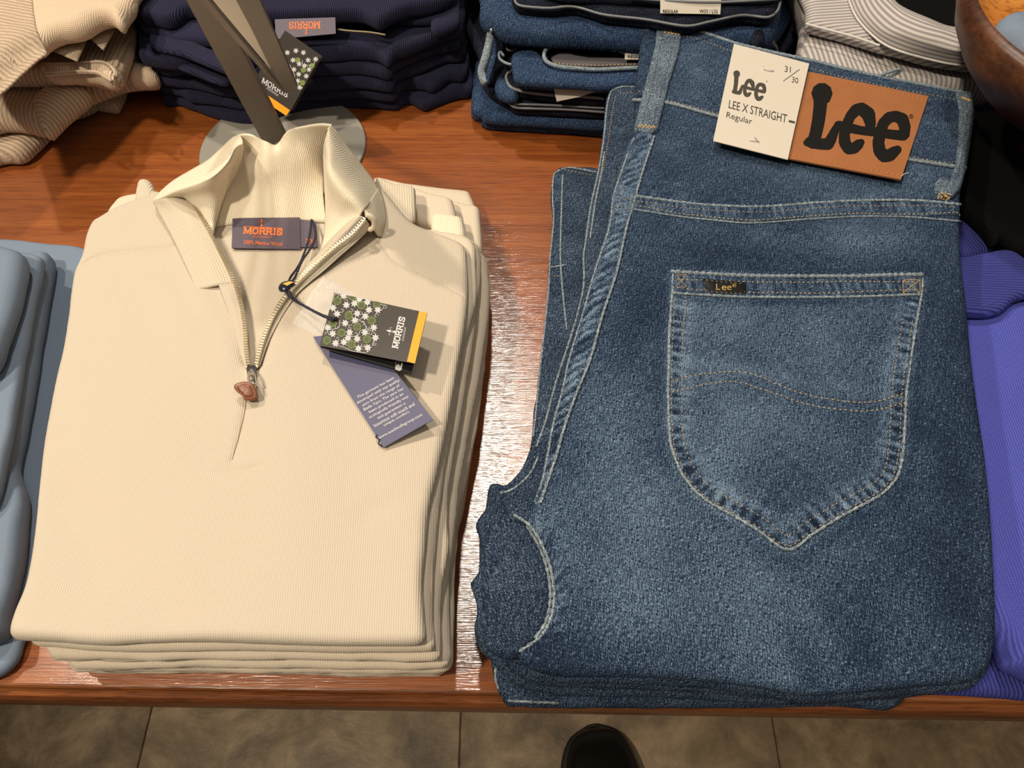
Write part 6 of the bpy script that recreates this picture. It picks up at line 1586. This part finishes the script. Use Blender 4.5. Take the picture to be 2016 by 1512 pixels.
# ------------------------------------------------------------------ pale blue shirts, left edge
G = 'pale blue shirts at the left edge'
pile('pale_blue_shirt', 'lowest pale blue shirt, spread under the cream sweaters', 'shirt', G, [
    ('body', [(-120, 466), (0, 470), (80, 478), (164, 488), (200, 520), (170, 700), (120, 900), (85, 1100), (60, 1230), (42, 1262), (30, 1300), (0, 1330), (-60, 1350), (-120, 1350)], .0, .012, 'chambray', .05, dict(amp=.001))])
pile('pale_blue_shirt', 'second pale blue shirt from the table, folded edge beside the cream pile', 'shirt', G, [
    ('body', [(-120, 494), (40, 500), (86, 498), (100, 504), (96, 540), (76, 654), (58, 760), (42, 850), (30, 905), (36, 940), (46, 968), (44, 1020), (37, 1100), (26, 1150), (12, 1200), (0, 1250), (-60, 1270), (-120, 1270)], .012, .034, 'chambray', .1, dict(amp=.003, R=.006, step=.006))])
pile('pale_blue_shirt', 'third pale blue shirt from the table, narrow fold cut by the left edge', 'shirt', G, [
    ('body', [(-120, 494), (0, 494), (40, 498), (70, 502), (84, 512), (66, 600), (48, 700), (26, 830), (12, 900), (-20, 1000), (-120, 1010)], .034, .046, 'chambray', .15, dict(amp=.002, R=.004, step=.006))])
pile('pale_blue_shirt', 'topmost pale blue shirt, rounded shoulder at the left edge', 'shirt', G, [
    ('body', [(-120, 470), (-20, 482), (20, 488), (46, 500), (48, 520), (38, 570), (26, 610), (8, 660), (-20, 720), (-120, 760)], .046, .070, 'chambray', .2, dict(amp=.003, R=.010, step=.005))])

# ------------------------------------------------------------------ wooden bowl, top right
def build_bowl():
    c = P(2247, 24, TT + .19); root = thing('wooden_bowl', 'large dark wooden display bowl with glowing honey inside, top right corner', 'bowl', (c[0], c[1], TT))  # honey inside is only the paler, more orange lining wood
    def lathe(name, prof, mat, n=64, caps=(1, 1)):
        V = []; Fc = []
        for r, z in prof:
            for k in range(n): V.append((c[0] + r * math.cos(2 * math.pi * k / n), c[1] + r * math.sin(2 * math.pi * k / n), TT + z))
        for i in range(len(prof) - 1):
            for k in range(n): Fc.append((i * n + k, i * n + (k + 1) % n, (i + 1) * n + (k + 1) % n, (i + 1) * n + k))
        if caps[0]: Fc.append(tuple(reversed(range(n))))
        if caps[1]: Fc.append(tuple((len(prof) - 1) * n + k for k in range(n)))
        return mesh_obj(name, V, Fc, mat, root, True)
    outer = [(.05, .0), (.052, .01), (.02, .03), (.018, .08), (.045, .105), (.080, .125), (.101, .145), (.114, .163), (.1195, .177), (.1185, .186), (.1150, .1892), (.112, .1900)]
    lathe('bowl_body', outer, M['bowl'], caps=(1, 0))
    lathe('bowl_lining', [(.02, .164), (.06, .166), (.09, .172), (.104, .180), (.1105, .187), (.1122, .1898)][::-1], M['bowl_in'], caps=(0, 1))  # lining wood is paler and more orange than the outside
    d = c + np.array([-.050, -.016, 0]); slab_pts = [(d[0] + .05 * math.cos(t) * (1 + .1 * math.sin(3 * t)), d[1] + .035 * math.sin(t)) for t in np.arange(0, 6.28, .5)]
    o, s = slab('folded_cloth', slab_pts, TT + .1685, TT + .188, M['chambray'], None, world_pts=True, step=.008, bump=lambda X, Y: fbm(X, Y, .02, 3) * .004)
    setp(o, 'blue-grey cloth bundle lying in the wooden bowl', 'cloth')
build_bowl()
